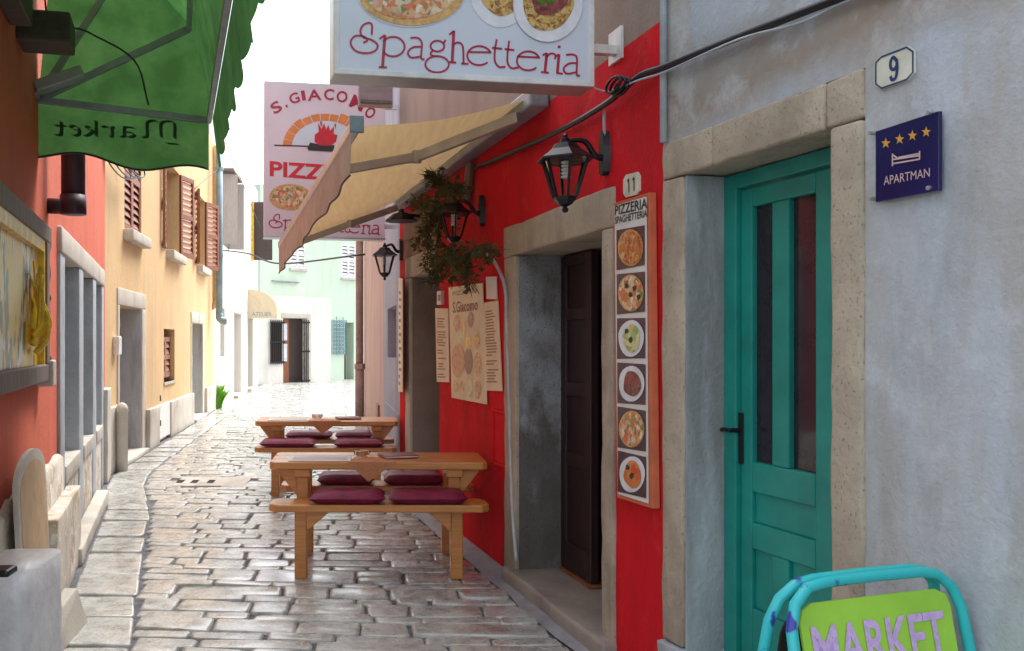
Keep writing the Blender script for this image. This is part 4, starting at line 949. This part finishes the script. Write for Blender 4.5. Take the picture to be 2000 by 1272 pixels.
# painting in a weathered frame
fq0, fq1 = os_(-60, .03), os_(86, .03); zf0, zf1 = OW.z(90, 742, .03), OW.z(80, 440, .03)
fp = thing('framed_painting', OW.P((fq0+fq1)/2, 0, zf0), 'yellow and black painting in a weathered wooden frame on the orange wall', 'painting')
for a_ in ((fq0, fq1, zf0, zf0+.09), (fq0, fq1, zf1-.09, zf1), (fq0, fq0+.09, zf0+.09, zf1-.09), (fq1-.17, fq1-.07, zf0+.09, zf1-.09)): MB().box(OW, a_[0], a_[1], 0, .07, a_[2], a_[3]).build('frame_bar', 'old_wood', fp, bevel=.008)
MB().box(OW, fq0+.09, fq1-.17, 0, .03, zf0+.09, zf1-.09).build('canvas', 'abstract_painting', fp)
MB().box(OW, fq0+.09, fq1-.17, .03, .06, zf1-.15, zf1-.09).build('gold_slip', 'gold_paint', fp); MB().box(OW, fq1-.21, fq1-.17, .03, .06, zf0+.09, zf1-.15).build('gold_slip', 'gold_paint', fp)
c_ = OW.P(fq1-.035, .04, zf0+.09); hh = zf1-zf0-.18
MB().lathe(c_, [(.03, 0), (.035, .03), (.02, .05), (.026, hh*.2), (.034, hh*.35), (.022, hh*.5), (.034, hh*.55), (.02, hh*.6), (.03, hh*.75), (.022, hh*.9), (.034, hh)], 12).build('spindle', 'dark_wood', fp, smooth=True)
mb = MB()
for k in range(10):
    a_ = OW.P(fq1-.45+rnd.uniform(-.12, .2), .05, zf0+rnd.uniform(.12, .3)); mb.tube(catmull([a_, a_+UP*.1+Vector((rnd.uniform(-.05, .05), .05, 0)), a_+UP*rnd.uniform(.15, .4)+Vector((0, rnd.uniform(-.1, .1), 0))], 5), [.018-.0012*i for i in range(11)], 6)
mb.build('gilt_relief', 'gold_paint', fp, smooth=True)
MB().box(OW, fq1-.09, fq1+.03, 0, .09, zf0-.03, zf0+.11).build('corner_block', 'pale_stone', fp, bevel=.01)
# small leaning board, wrapped stand, guard stone
lb = thing('round_topped_board', OW.P(os_(58, .07), .08, 0), 'tan board with rounded top and pale edge leaning on the orange wall', 'board'); s0, s1 = os_(36, .09), os_(90, .09); ztb = OW.z(62, 882, .09)
q = [(s0, .1), (s1, .1)]+[((s0+s1)/2+(s1-s0)/2*math.cos(R(t)), ztb-.12+.12*math.sin(R(t))) for t in range(0, 181, 12)]
mk = lambda g, oo: [OW.P((s0+s1)/2+(a_-(s0+s1)/2)*g, .05+oo+(ztb-z_)*.05, z_ if z_ < .2 else .1+(z_-.1)*(1-(1-g)*.4)) for a_, z_ in q]
MB().poly(mk(1, .03), n3(OW), .02).build('edge', 'pale_stone', lb); MB().poly(mk(.86, .034), n3(OW), .003).build('face', 'tan_board', lb)
wc = at(30, 1200, 3.05); ws = thing('wrapped_stand', (wc.x, wc.y, 0), 'stand wrapped in grey white plastic sheet at the foot of the orange wall', 'stand')
top_z = at(60, 1098, 3.05).z; mb = MB(); n = 28; vs = []; hx, hy = at(92, 1200, 3.05).x-wc.x, .2
for k in range(8):
    z_ = top_z*(1-k/7)
    for i in range(n):
        t = 2*math.pi*i/n; c__, s__ = math.cos(t), math.sin(t); ex = abs(c__)**.35*(1 if c__ > 0 else -1); ey = abs(s__)**.35*(1 if s__ > 0 else -1)
        fl = 1+.03*k/7+.05*noise.noise(Vector((c__*2.2, s__*2.2, k*.12)))*(.3+k/7)
        vs.append(Vector((wc.x+ex*hx*fl, wc.y+ey*hy*fl, z_+(.012*noise.noise(Vector((c__*3, s__*3, 4))) if k < 7 else 0))))
mb.add(vs, [(k*n+i, k*n+(i+1) % n, (k+1)*n+(i+1) % n, (k+1)*n+i) for k in range(7) for i in range(n)]); mb.f.append(tuple(range(n))); mb.build('plastic_wrap', 'plastic_sheet', ws, smooth=True)
MB().abox(wc.x-.1, wc.x+.05, wc.y-.19, wc.y-.1, top_z-.01, top_z+.018).build('dark_clip', 'black_iron', ws, bevel=.01)
gp0 = ground(128, 1262); mb = MB(); mb.hexa([gp0+Vector(p) for p in ((-.1, -.25, 0), (.02, -.25, 0), (.02, .3, 0), (-.1, .3, 0), (-.1, -.22, .13), (-.04, -.22, .13), (-.03, .27, .2), (-.1, .27, .2))]); mb.build('guard_stone', 'pale_stone', bevel=.012, label='white wedge shaped guard stone at the foot of the plinth', cat='stone')

# ------------------------------------------------------------------ green market awning (hooped hood)
ga = thing('hood_awning', OW.P(os_(75), 0, 2.7), 'green hooped market awning with scalloped edge on the orange house', 'awning')
sE = os_(74); zP = OW.z(74, 195); LEN = 3.3
PF = Frame(OW.P(sE, 0, 0)[:2], OW.n, -OW.u)      # far end plane, s = distance from the wall
arm = PF.s(408); zc = PF.z(408, 236); sN = sE-LEN
ang0 = math.atan2(zc-zP, arm); RA = math.hypot(arm, zc-zP)
def hoop(k, s_): 
    t = ang0+k; return OW.P(s_, RA*math.cos(t), zP+RA*math.sin(t))
angs = [0, R(33), R(64), R(90)]
for i, k in enumerate(angs[:3]):
    pts = [OW.P(sE, 0, zP), hoop(k, sE), hoop(k, sN), OW.P(sN, 0, zP)]
    for a_, b_ in zip(pts, pts[1:]): MB().bar(a_, b_, .028, .035).build('hoop_bar', 'grey_metal', ga, bevel=.003)
mb = MB(); ns = 14
for i in range(3):
    for j in range(ns):
        sa, sb = sE+.012-(LEN+.024)*j/ns, sE+.012-(LEN+.024)*(j+1)/ns
        for m_ in range(4):
            ka, kb = angs[i]+(angs[i+1]-angs[i])*m_/4, angs[i]+(angs[i+1]-angs[i])*(m_+1)/4
            def sg_(k, f): 
                p_ = hoop(k, 0); a_, b_ = hoop(angs[i], 0), hoop(angs[i+1], 0); q_ = a_.lerp(b_, f); return q_-hoop(0, 0)
            A1_, B1_ = hoop(angs[i], sa).lerp(hoop(angs[i+1], sa), m_/4), hoop(angs[i], sa).lerp(hoop(angs[i+1], sa), (m_+1)/4)
            A2_, B2_ = hoop(angs[i], sb).lerp(hoop(angs[i+1], sb), m_/4), hoop(angs[i], sb).lerp(hoop(angs[i+1], sb), (m_+1)/4)
            mb.add([v+n3(OW)*.015+UP*.02 for v in (A1_, A2_, B2_, B1_)], [(0, 1, 2, 3)])
    for s_ in (sE+.012, sN-.012): mb.add([OW.P(s_, 0, zP), hoop(angs[i], s_)+n3(OW)*.015+UP*.02, hoop(angs[i+1], s_)+n3(OW)*.015+UP*.02], [(0, 1, 2)])
mb.build('canopy', 'awning_green', ga)
mb = MB(); vs = []; n = 150; drop = .25
for i in range(n+1):      # front valance with scallops
    s_ = sE+.01-LEN*i/n; p_ = hoop(0, s_)+n3(OW)*.02; ph_ = (i/n*LEN/.17) % 1; sc_ = drop+.035*math.sqrt(max(0, 1-(2*ph_-1)**2))
    for k in range(4): vs.append(p_-UP*(sc_*k/3-.015)+n3(OW)*(.012*math.sin(i*.35)*k/3+.03*k/3))
mb.add(vs, [(i*4+k, i*4+k+1, i*4+k+5, i*4+k+4) for i in range(n) for k in range(3)]); mb.build('front_valance', 'awning_green', ga, smooth=True)
mb = MB(); vs = []; n = 30
for i in range(n+1):
    u = i/n; p_ = OW.P(sE+.015, 0, zP).lerp(hoop(0, sE+.015), u); dp = .295+.028*math.sin(u*9.5+2.4)
    for k in range(4): vs.append(p_-UP*(dp*k/3-.01))
mb.add(vs, [(i*4+k, i*4+k+1, i*4+k+5, i*4+k+4) for i in range(n) for k in range(3)]); mb.build('end_valance', 'awning_green', ga, smooth=True)
MB().tube([vs[i*4+3] for i in range(n+1)], .006, 6).build('hem', 'black_iron', ga)
Z1 = lambda l: [(x/2.827, y/2.827) for x, y in l]
PV = Frame(OW.P(sE+.010, 0, 0)[:2], OW.n, -OW.u); nib = Vector((PF.n.x, PF.n.y, 0)).cross(UP)*.85+UP*.5
mb = MB()
def mk_(l): return Z1([(965-x*222, 765-18*x/3-y*(95 if x < .9 else 85)) for x, y in l])
for l in ([(0, 0), (0, .85), (.12, 1)], [(.12, 1), (.33, .85), (.33, .05)], [(.33, .85), (.5, 1), (.68, .85), (.68, .1), (.8, 0)], [(-.22, -.5), (-.1, -.35), (.05, -.32), (.2, -.3)],
          [(1.0, .6), (1.2, .65), (1.25, .55), (1.25, .08), (1.35, 0)], [(1.25, .35), (1.02, .25), (1.02, .08), (1.12, 0), (1.25, .1)], [(1.5, .65), (1.55, .55), (1.55, .05), (1.63, 0)], [(1.55, .5), (1.7, .65), (1.8, .58)],
          [(1.95, 1), (1.95, 0)], [(1.95, .4), (2.12, .62), (2.2, .5), (1.98, .35)], [(2.0, .35), (2.15, .05), (2.25, 0)], [(2.6, .15), (2.5, 0), (2.38, .1), (2.38, .5), (2.5, .65), (2.6, .5), (2.38, .32)],
          [(2.82, .9), (2.82, .1), (2.92, 0), (3.0, .06)], [(2.7, .62), (2.98, .62)]):
    q = hits(PV, mk_(l), .0); mb.ribbon(catmull(q, 4) if len(q) > 2 else q, .022, n3(PV), nib)
mb.build('lettering', 'valance_print', ga)
MB().tube(catmull([OW.P(sE-.9, .2, 3.5), PF.hit(90, 20, .5), PF.hit(170, 62, .3), PF.hit(262, 118, .15), PF.hit(290, 205, .03)], 6), .005, 6).build('cord', 'black_iron', ga)
# old wooden beam and flood lamp under the hood
wb = thing('timber_bracket', OW.P(sE-.5, 0, 2.5), 'dark brown timber bracket jutting out under the green awning', 'beam')
MB().box(OW, os_(30)-.0, os_(30)+.22, 0, .24, zP+.1, zP+.24).build('beam', 'dark_wood', wb, bevel=.01); MB().box(OW, os_(10)-.9, os_(18), .0, .1, zP+.1, zP+1.0).build('post', 'dark_wood', wb, bevel=.01)
fl = thing('flood_lamp', OW.P(sE-.05, .1, zP), 'small chrome flood lamp under the green awning', 'lamp')
a_, b_ = PF.hit(72, 172, .12), PF.hit(163, 142, .12); MB().bar(a_, b_, .1, .06).build('housing', 'grey_metal', fl, bevel=.008)
a2, b2 = a_+Vector((PF.n.x, PF.n.y, 0))*.051, b_+Vector((PF.n.x, PF.n.y, 0))*.051; MB().bar(a2, b2, .006, .045).build('reflector', 'aluminium', fl); MB().bar(a_-UP*.03, PF.hit(75, 190, .0), .02, .02).build('yoke', 'grey_metal', fl)

# ------------------------------------------------------------------ tan house
th_ = thing('tan_house', TW.P(4, 0, 0), 'tan plastered house with brown louvred shutters and white plinth', 'house')
ts = lambda px, o=0: TW.s(px, o); tz = lambda px, py, o=0: TW.z(px, py, o)
D1 = (ts(232), ts(276), 0, tz(255, 600)); D2 = (ts(374), ts(395), 0, tz(384, 632)); SW = (ts(320), ts(341), tz(330, 745), tz(330, 643))
wins = [(ts(243), ts(276), tz(262, 458), tz(262, 458)+1.35), (ts(326), ts(350), tz(336, 494), tz(336, 494)+1.35), (ts(385), ts(400), tz(392, 522), tz(392, 522)+1.35)]
TE = ts(417)
wall(TW, -.05, TE, 0, 5.7, .45, [D1, D2, SW]+wins, 'wall', 'tan_plaster', th_)
def louvre(fr, s0, s1, o0, z0, z1, parent, mat, name='shutter', th=.04, step=.085):
    mb = MB(); e = .055
    mb.box(fr, s0, s0+e, o0, o0+th, z0, z1).box(fr, s1-e, s1, o0, o0+th, z0, z1)
    zm = (z0+z1)/2
    for a_, b_ in ((z0, z0+.08), (zm-.035, zm+.035), (z1-.07, z1)): mb.box(fr, s0+e, s1-e, o0, o0+th, a_, b_)
    sh_ = mb.build(name, mat, parent); 
    for a_, b_ in ((z0+.08, zm-.035), (zm+.035, z1-.07)):
        k = max(2, int((b_-a_)/step))
        for i in range(k):
            zz = a_+(b_-a_)*(i+.5)/k; h_ = (b_-a_)/k*.42
            MB().hexa([fr.P(s0+e, o0+.028, zz-h_), fr.P(s1-e, o0+.028, zz-h_), fr.P(s1-e, o0+.036, zz-h_), fr.P(s0+e, o0+.036, zz-h_), fr.P(s0+e, o0+.002, zz+h_*.75), fr.P(s1-e, o0+.002, zz+h_*.75), fr.P(s1-e, o0+.01, zz+h_*.75), fr.P(s0+e, o0+.01, zz+h_*.75)]).build('slat', mat, sh_)
    return sh_
for i, w_ in enumerate(wins):
    MB().box(TW, w_[0], w_[1], -.25, -.22, w_[2], w_[3]).build('window', 'dark_glass', th_)
    stone(TW, w_[0]-.06, w_[1]+.06, -.2, .12, w_[2]-.13, w_[2]-.002, 'sill_stone', 'pale_stone', th_, .004)
    hw_ = (w_[1]-w_[0])/2
    if i == 0:
        louvre(TW, w_[0], w_[0]+hw_, -.05, w_[2], w_[3], th_, 'shutter_wood'); louvre(TW, w_[0]+hw_, w_[1], -.05, w_[2], w_[3], th_, 'shutter_wood')
    else:      # leaves standing half open
        for sd_, ang in ((0, R(172 if i == 1 else 166)), (1, R(164 if i == 1 else 158))):
            h0 = TW.P(w_[sd_], .0, 0); base = TW.u if sd_ == 0 else -TW.u
            dr = Vector((base.x, base.y))*math.cos(ang)+Vector((TW.n.x, TW.n.y))*math.sin(ang)
            f2 = Frame(h0[:2], dr, Vector((dr.y, -dr.x))); louvre(f2, 0, .5, 0, w_[2]+.01, w_[3]-.01, th_, 'shutter_wood')
MB().box(TW, SW[0], SW[1], -.2, -.17, SW[2], SW[3]).build('window', 'void', th_)
hm = (SW[0]+SW[1])/2; louvre(TW, SW[0]+.02, hm-.005, -.1, SW[2]+.06, SW[3]-.12, th_, 'brown_wood'); louvre(TW, hm+.005, SW[1]-.02, -.1, SW[2]+.06, SW[3]-.12, th_, 'brown_wood')
MB().box(TW, SW[0]-.03, SW[1]+.03, -.1, .02, SW[2]-.04, SW[2]).build('sill_stone', 'pale_stone', th_)
for d_, mat_ in ((D1, 'shutter_wood'), (D2, 'worn_stone')):
    stone(TW, d_[0]-.1, d_[0]-.001, -.2, .015, 0, d_[3], 'jamb_stone', 'pale_stone', th_, .004); stone(TW, d_[1]+.001, d_[1]+.22, -.2, .015, 0, d_[3], 'jamb_stone', 'pale_stone', th_, .004)
    stone(TW, d_[0]-.1, d_[1]+.22, -.2, .015, d_[3]+.001, d_[3]+.2, 'lintel_stone', 'pale_stone', th_, .004)
    MB().box(TW, d_[1]-.012, d_[1]-.002, -.36, -.004, .05, d_[3]).build('reveal', 'reveal_plaster', th_); MB().box(TW, d_[0], d_[1]-.013, -.4, -.35, .05, d_[3]).build('door', mat_, th_)
    stone(TW, d_[0]-.05, d_[1]+.05, -.35, .1, 0, .06, 'step', 'pale_stone', th_)
MB().box(TW, D1[0]+.02, D1[0]+.06, -.34, -.04, .06, D1[3]-.02).build('door', 'shutter_wood', th_)
pz = tz(330, 783)
for a_, b_ in ((D1[1]+.23, ts(303)), (ts(326), D2[0]-.11), (D2[1]+.23, TE)): stone(TW, a_, b_, 0, .07, 0, pz, 'plinth_stone', 'pale_stone', th_, .004)
mb = MB(); mb.box(TW, ts(303)+.01, ts(326)-.01, 0, .05, .05, pz); mt_ = mb.build('meter_door', 'white_metal', th_, bevel=.006)
for zz in (.25, .6): MB().box(TW, ts(305), ts(305)+.03, .05, .065, zz, zz+.08).build('hinge', 'black_iron', mt_)
stone(TW, -.04, D1[0]-.11, 0, .08, 0, .72, 'plinth_stone', 'pale_stone', th_, .004)
MB().box(TW, ts(220), ts(226), 0, .07, tz(223, 693), tz(223, 657)).build('letter_box', 'white_metal', bevel=.01, label='narrow white letter box beside the first door of the tan house', cat='letter box')
mb = MB(); c_ = TW.P(ts(213), .14, 0); bo_ = thing('bollard', c_, 'pale stone bollard with domed top between orange and tan houses', 'bollard')
MB().lathe(c_, [(.065, 0), (.065, .66), (.07, .67), (.065, .71), (.05, .74), (.03, .758), (.005, .765)], 16).build('post', 'pale_stone', bo_, smooth=True)
tp = thing('drainpipe', TW.P(TE-.1, .07, 0), 'tan painted drainpipe at the far corner of the tan house', 'drainpipe'); zz = tz(410, 598)
MB().tube([TW.P(TE-.15, .07, 5.6), TW.P(TE-.15, .07, zz+.15)], .06, 10).build('riser', 'tan_pipe', tp, smooth=True); MB().tube([TW.P(TE-.15, .07, zz+.16), TW.P(TE-.15, .06, zz+.05), TW.P(TE-.2, -.01, zz-.02)], .06, 10).build('shoe', 'tan_pipe', tp, smooth=True)
gp_ = thing('drainpipe', WW.P(.3, .1, 0), 'long blue grey zinc drainpipe between tan and white houses', 'drainpipe'); px_ = 428; zz = WW.z(px_, 625, .2)
MB().tube([WW.P(WW.s(px_, .2), 0.2, 5.6), WW.P(WW.s(px_, .2), .2, zz+.12)], .075, 12).build('riser', 'blue_pipe', gp_, smooth=True)
MB().tube(catmull([WW.P(WW.s(px_, .2), .2, zz+.13), WW.P(WW.s(px_, .2), .21, zz+.03), WW.P(WW.s(px_, .2)-.02, .28, zz-.02), WW.P(WW.s(px_, .2)-.02, .36, zz-.03)], 5), .075, 12).build('shoe', 'blue_pipe', gp_, smooth=True)
for z_ in (3.2, 5): MB().tube([WW.P(WW.s(px_, .2), .2, z_), WW.P(WW.s(px_, .2), .2, z_+.06)], .09, 12).build('collar', 'blue_pipe', gp_)
# grass tuft
gc = ground(417, 800); mb = MB(); rg = random.Random(3)
for k in range(500):
    a_ = rg.random()*6.28; r_ = rg.random()**.5*.2; p_ = Vector((gc.x-.02+r_*math.cos(a_)*.8, gc.y+.2+r_*math.sin(a_)*1.5, .0)); l = rg.uniform(.4, .75)*(1-r_*1.6); d = Vector((rg.gauss(0, .16)+.1, rg.gauss(0, .16), 1)); x = Vector((rg.uniform(-1, 1), rg.uniform(-1, 1), 0)).normalized()*.014
    mb.add([p_-x, p_+x, p_+d*l*.6+x*.7, p_+d*l+Vector((rg.gauss(0, .05), rg.gauss(0, .05), -.05)), p_+d*l*.6-x*.7], [(0, 1, 2, 3, 4)])
mb.build('grass_tuft', 'grass', recalc=False, label='bright green grass tuft growing at the foot of the tan house corner', cat='plant')

# ------------------------------------------------------------------ white house, left, farther on
wh = thing('white_house', WW.P(4, 0, 0), 'bleached white house with tall narrow doorways beyond the zinc pipe', 'house')
s_ = WW.s; z_ = WW.z
hs2 = [(s_(430), s_(439), z_(434, 697), z_(434, 602)), (s_(457), s_(471), 0, z_(464, 613)), (s_(484), s_(494), 0, z_(489, 622)), (s_(433), s_(447), z_(440, 482), z_(440, 350))]
wall(WW, .02, 10.0, 0, 6.3, .4, hs2, 'wall', 'white_plaster', wh)
for h_, mt in zip(hs2, ('dark_glass', 'worn_stone', 'old_wood', 'dark_glass')): MB().box(WW, h_[0], h_[1], -.32, -.28, h_[2], h_[3]).build('window' if h_[2] else 'door', mt, wh)
for h_ in hs2[1:3]: stone(WW, h_[0]-.1, h_[1]+.12, -.2, .02, h_[3], h_[3]+.18, 'lintel_stone', 'pale_stone', wh); stone(WW, h_[0]-.05, h_[1]+.05, -.2, .12, 0, .09, 'step', 'pale_stone', wh)
for sd_, px0 in ((hs2[3][0], 0), (hs2[3][1], 1)):
    f2 = Frame(WW.P(sd_, 0, 0)[:2], WW.n*1.0+WW.u*(.25), -WW.u); f2.n = Vector((f2.u.y, -f2.u.x)); MB().box(f2, 0, .36, 0, .04, hs2[3][2], hs2[3][3]).build('shutter', 'pale_wood', wh)
MB().box(WW, hs2[3][0]-.2, hs2[3][1]+.2, 0, .3, hs2[3][3]+.05, hs2[3][3]+.1).build('hood', 'old_wood', wh)
wz0, wz1 = z_(505, 520), z_(505, 415)
f2 = Frame(WW.P(s_(492), 0, 0)[:2], WW.n, -WW.u); MB().box(f2, 0, .62, 0, .05, wz0, wz1).build('shutter', 'dark_wood', wh, bevel=.005); MB().box(WW, s_(491), s_(491)+.3, -.02, .07, wz0, wz1).build('shutter', 'gold_paint', wh)
ca = thing('cream_awning', WW.P(s_(487), 0, z_(490, 620)), 'small cream awning lettered Atelier on the white house', 'awning')
f2 = Frame(WW.P(s_(484), 0, 0)[:2], WW.n, -WW.u); za, zb2, e0 = f2.z(486, 565), f2.z(540, 622), f2.s(541); mb = MB(); vs = []
for i in range(9):
    t = i/8*math.pi/2; r_ = (e0*math.sin(t), zb2+.25+(za-zb2-.25)*math.cos(t)); vs += [f2.P(r_[0], 0, r_[1]), f2.P(r_[0], -1.6, r_[1])]
mb.add(vs, [(2*i, 2*i+1, 2*i+3, 2*i+2) for i in range(8)]); mb.poly([vs[2*i] for i in range(9)]+[f2.P(0, 0, zb2+.25)]); mb.build('canopy', 'awning_cream', ca, smooth=False)
MB().add([f2.P(0, .0, zb2+.25), f2.P(e0, .0, zb2+.25), f2.P(e0, .0, zb2), f2.P(0, .0, zb2)], [(0, 1, 2, 3)]).add([f2.P(e0, .0, zb2+.25), f2.P(e0, -1.6, zb2+.25), f2.P(e0, -1.6, zb2), f2.P(e0, .0, zb2)], [(0, 1, 2, 3)]).build('valance', 'awning_cream', ca)
text_mb('ATELIER', [f2.P(a_, .01, b_) for a_, b_ in ((.12, zb2+.06), (e0-.15, zb2+.06), (e0-.15, zb2+.18), (.12, zb2+.18))], (0, 0, 0)).build('lettering', 'blue_pipe', ca)

# ------------------------------------------------------------------ houses closing the street
es, ez = EW.s, EW.z
eh = thing('white_annex', EW.P(1.5, 0, 0), 'low white annex with glazed brown door closing the lane', 'house')
EL = (b-a).length; ED = (es(553), es(599), 0, ez(576, 622)); ztp = (ez(520, 572)+ez(640, 586))/2
wall(EW, -.3, EL, 0, ztp, .6, [ED], 'wall', 'white_plaster', eh)
MB().box(EW, ED[0], es(573), -.3, -.24, 0, ED[3]).build('door', 'brown_wood', eh); MB().box(EW, es(574), ED[1], -.3, -.26, 0, ED[3]).build('door', 'dark_wood', eh)
for y0, y1 in ((706, 672), (665, 632)): MB().box(EW, es(557), es(569), -.24, -.225, ez(563, y0), ez(563, y1)).build('pane', 'plate_white', eh)
stone(EW, ED[1], ED[1]+.2, -.2, .02, 0, ED[3]+.18, 'jamb_stone', 'pale_stone', eh); stone(EW, ED[0]-.1, ED[1]-.002, -.2, .02, ED[3]+.001, ED[3]+.18, 'lintel_stone', 'pale_stone', eh)
for x0, x1, y0, y1 in ((527, 551, 712, 625), (588, 600, 748, 625)):      # folded iron gate leaves
    gt_ = thing('iron_gate', EW.P(es((x0+x1)/2), .05, ez(x0, y0)), 'black iron gate leaf folded %s the brown glazed door' % ('flat against the wall left of' if x0 < 550 else 'over the dark half of'), 'gate')
    n = 7 if x0 < 550 else 4
    for i in range(n): sx = es(x0)+(es(x1)-es(x0))*i/(n-1); MB().bar(EW.P(sx, .06, ez(x0, y0)), EW.P(sx, .06, ez(x0, y1)), .045, .03, (1, 0, 0)).build('bar', 'black_iron', gt_)
    for yy in (y0-4, (y0+y1)/2, y1+5): MB().bar(EW.P(es(x0)-.05, .09, ez(x0, yy)), EW.P(es(x1)+.05, .09, ez(x0, yy)), .03, .06).build('rail', 'black_iron', gt_)
    if x0 < 550: MB().box(EW, es(x0)+.03, es(x1)-.03, .02, .04, ez(x0, y0)+.05, ez(x0, y1)-.05).build('backing', 'dark_wood', gt_)
hs_f, hz_f = HW.s, HW.z
hh_ = thing('green_house', HW.P(1, 0, 0), 'pale green house with white shutters at the end of the lane', 'house')
gd = (hs_f(672), hs_f(691), 0, hz_f(680, 630)); gw1 = (hs_f(667), hs_f(694), hz_f(680, 543), hz_f(680, 478)); gw2 = (hs_f(567), hs_f(596), hz_f(580, 525), hz_f(580, 470))
wall(HW, hs_f(508), 6, 0, 7.0, .5, [gd, gw1, gw2], 'wall', 'green_plaster', hh_)
MB().box(HW, gd[0], gd[1], -.45, -.4, 0, gd[3]).build('door', 'green_plaster', hh_); MB().box(HW, gd[0], gd[0]+.12, -.4, -.02, 0, gd[3]).build('door', 'dark_wood', hh_)
for g in (gw1, gw2):
    mdl = (g[0]+g[1])/2; louvre(HW, g[0], mdl, -.04, g[2], g[3], hh_, 'white_metal', step=.13); louvre(HW, mdl, g[1], -.04, g[2], g[3], hh_, 'white_metal', step=.13)
    MB().box(HW, g[0], g[1], -.3, -.25, g[2], g[3]).build('window', 'dark_glass', hh_); MB().box(HW, g[0]-.05, g[1]+.05, -.02, .08, g[2]-.08, g[2]).build('sill_stone', 'pale_stone', hh_)
MB().box(HW, hs_f(530), hs_f(582), 0, .12, hz_f(550, 551), hz_f(550, 549)).build('ledge', 'grey_metal', hh_)
gg = thing('window_grille', HW.P(hs_f(660), .1, hz_f(660, 693)), 'teal wrought iron grille full of scrolls on the green house', 'grille')
x0, x1, zz0, zz1 = hs_f(647), hs_f(673), hz_f(660, 693), hz_f(660, 625)
MB().box(HW, x0, x1, .01, .03, zz0, zz1).build('backing', 'plate_white', gg)
for i in range(4):
    for j in range(9):
        cx, cz = x0+(x1-x0)*(i+.5)/4, zz0+(zz1-zz0)*(j+.5)/9
        MB().tube([HW.P(cx+.05*math.cos(t)*(1-.25*t/6), .1, cz+.055*math.sin(t)*(1-.25*t/6)) for t in [6.0*k/9 for k in range(10)]], .014, 4).build('scroll', 'teal_iron', gg)
for i in range(5): sx = x0+(x1-x0)*i/4; MB().bar(HW.P(sx, .1, zz0), HW.P(sx, .1, zz1+.12*(i % 2)), .025, .025, (1, 0, 0)).build('bar', 'teal_iron', gg)
# overhead wires
def wire(pts, r_, label):
    MB().tube(catmull(pts, 8), r_, 6).build('overhead_wire', 'black_iron', smooth=True, label=label, cat='wire')
w0, w1 = WW.hit(436, 489, .05), PW.hit(712, 497, .12); md = w0.lerp(w1, .5); md.z = at(560, 515, md.y).z; wire([w0, w0.lerp(md, .5)+UP*(.05), md, w1], .016, 'black overhead wire sagging across the lane to the pink house')
wire([TW.P(TE-3, .02, TW.z(330, 318)), WW.P(1.0, .25, WW.z(440, 335))], .008, 'thin wire from the tan house to the zinc drainpipe')
wire([WW.P(.4, .2, 5.9), WW.P(4.0, .4, 5.0), WW.P(9.2, .3, 4.7)], .008, 'thin wire running along the upper white house')
# curl of wire on the tan house
mb = MB(); c_ = TW.P(ts(212), .12, tz(212, 325))
for k in range(4): mb.tube([c_+Vector((TW.u.x, TW.u.y, 0))*(.55*math.cos(t)+.12*k)+UP*(.1*math.sin(t)+.03*k)+n3(TW)*.03*k for t in [R(20*i) for i in range(19)]], .009, 5)
mb.build('wire_coil', 'black_iron', smooth=True, label='loose coil of black wire hung high on the tan house', cat='wire')
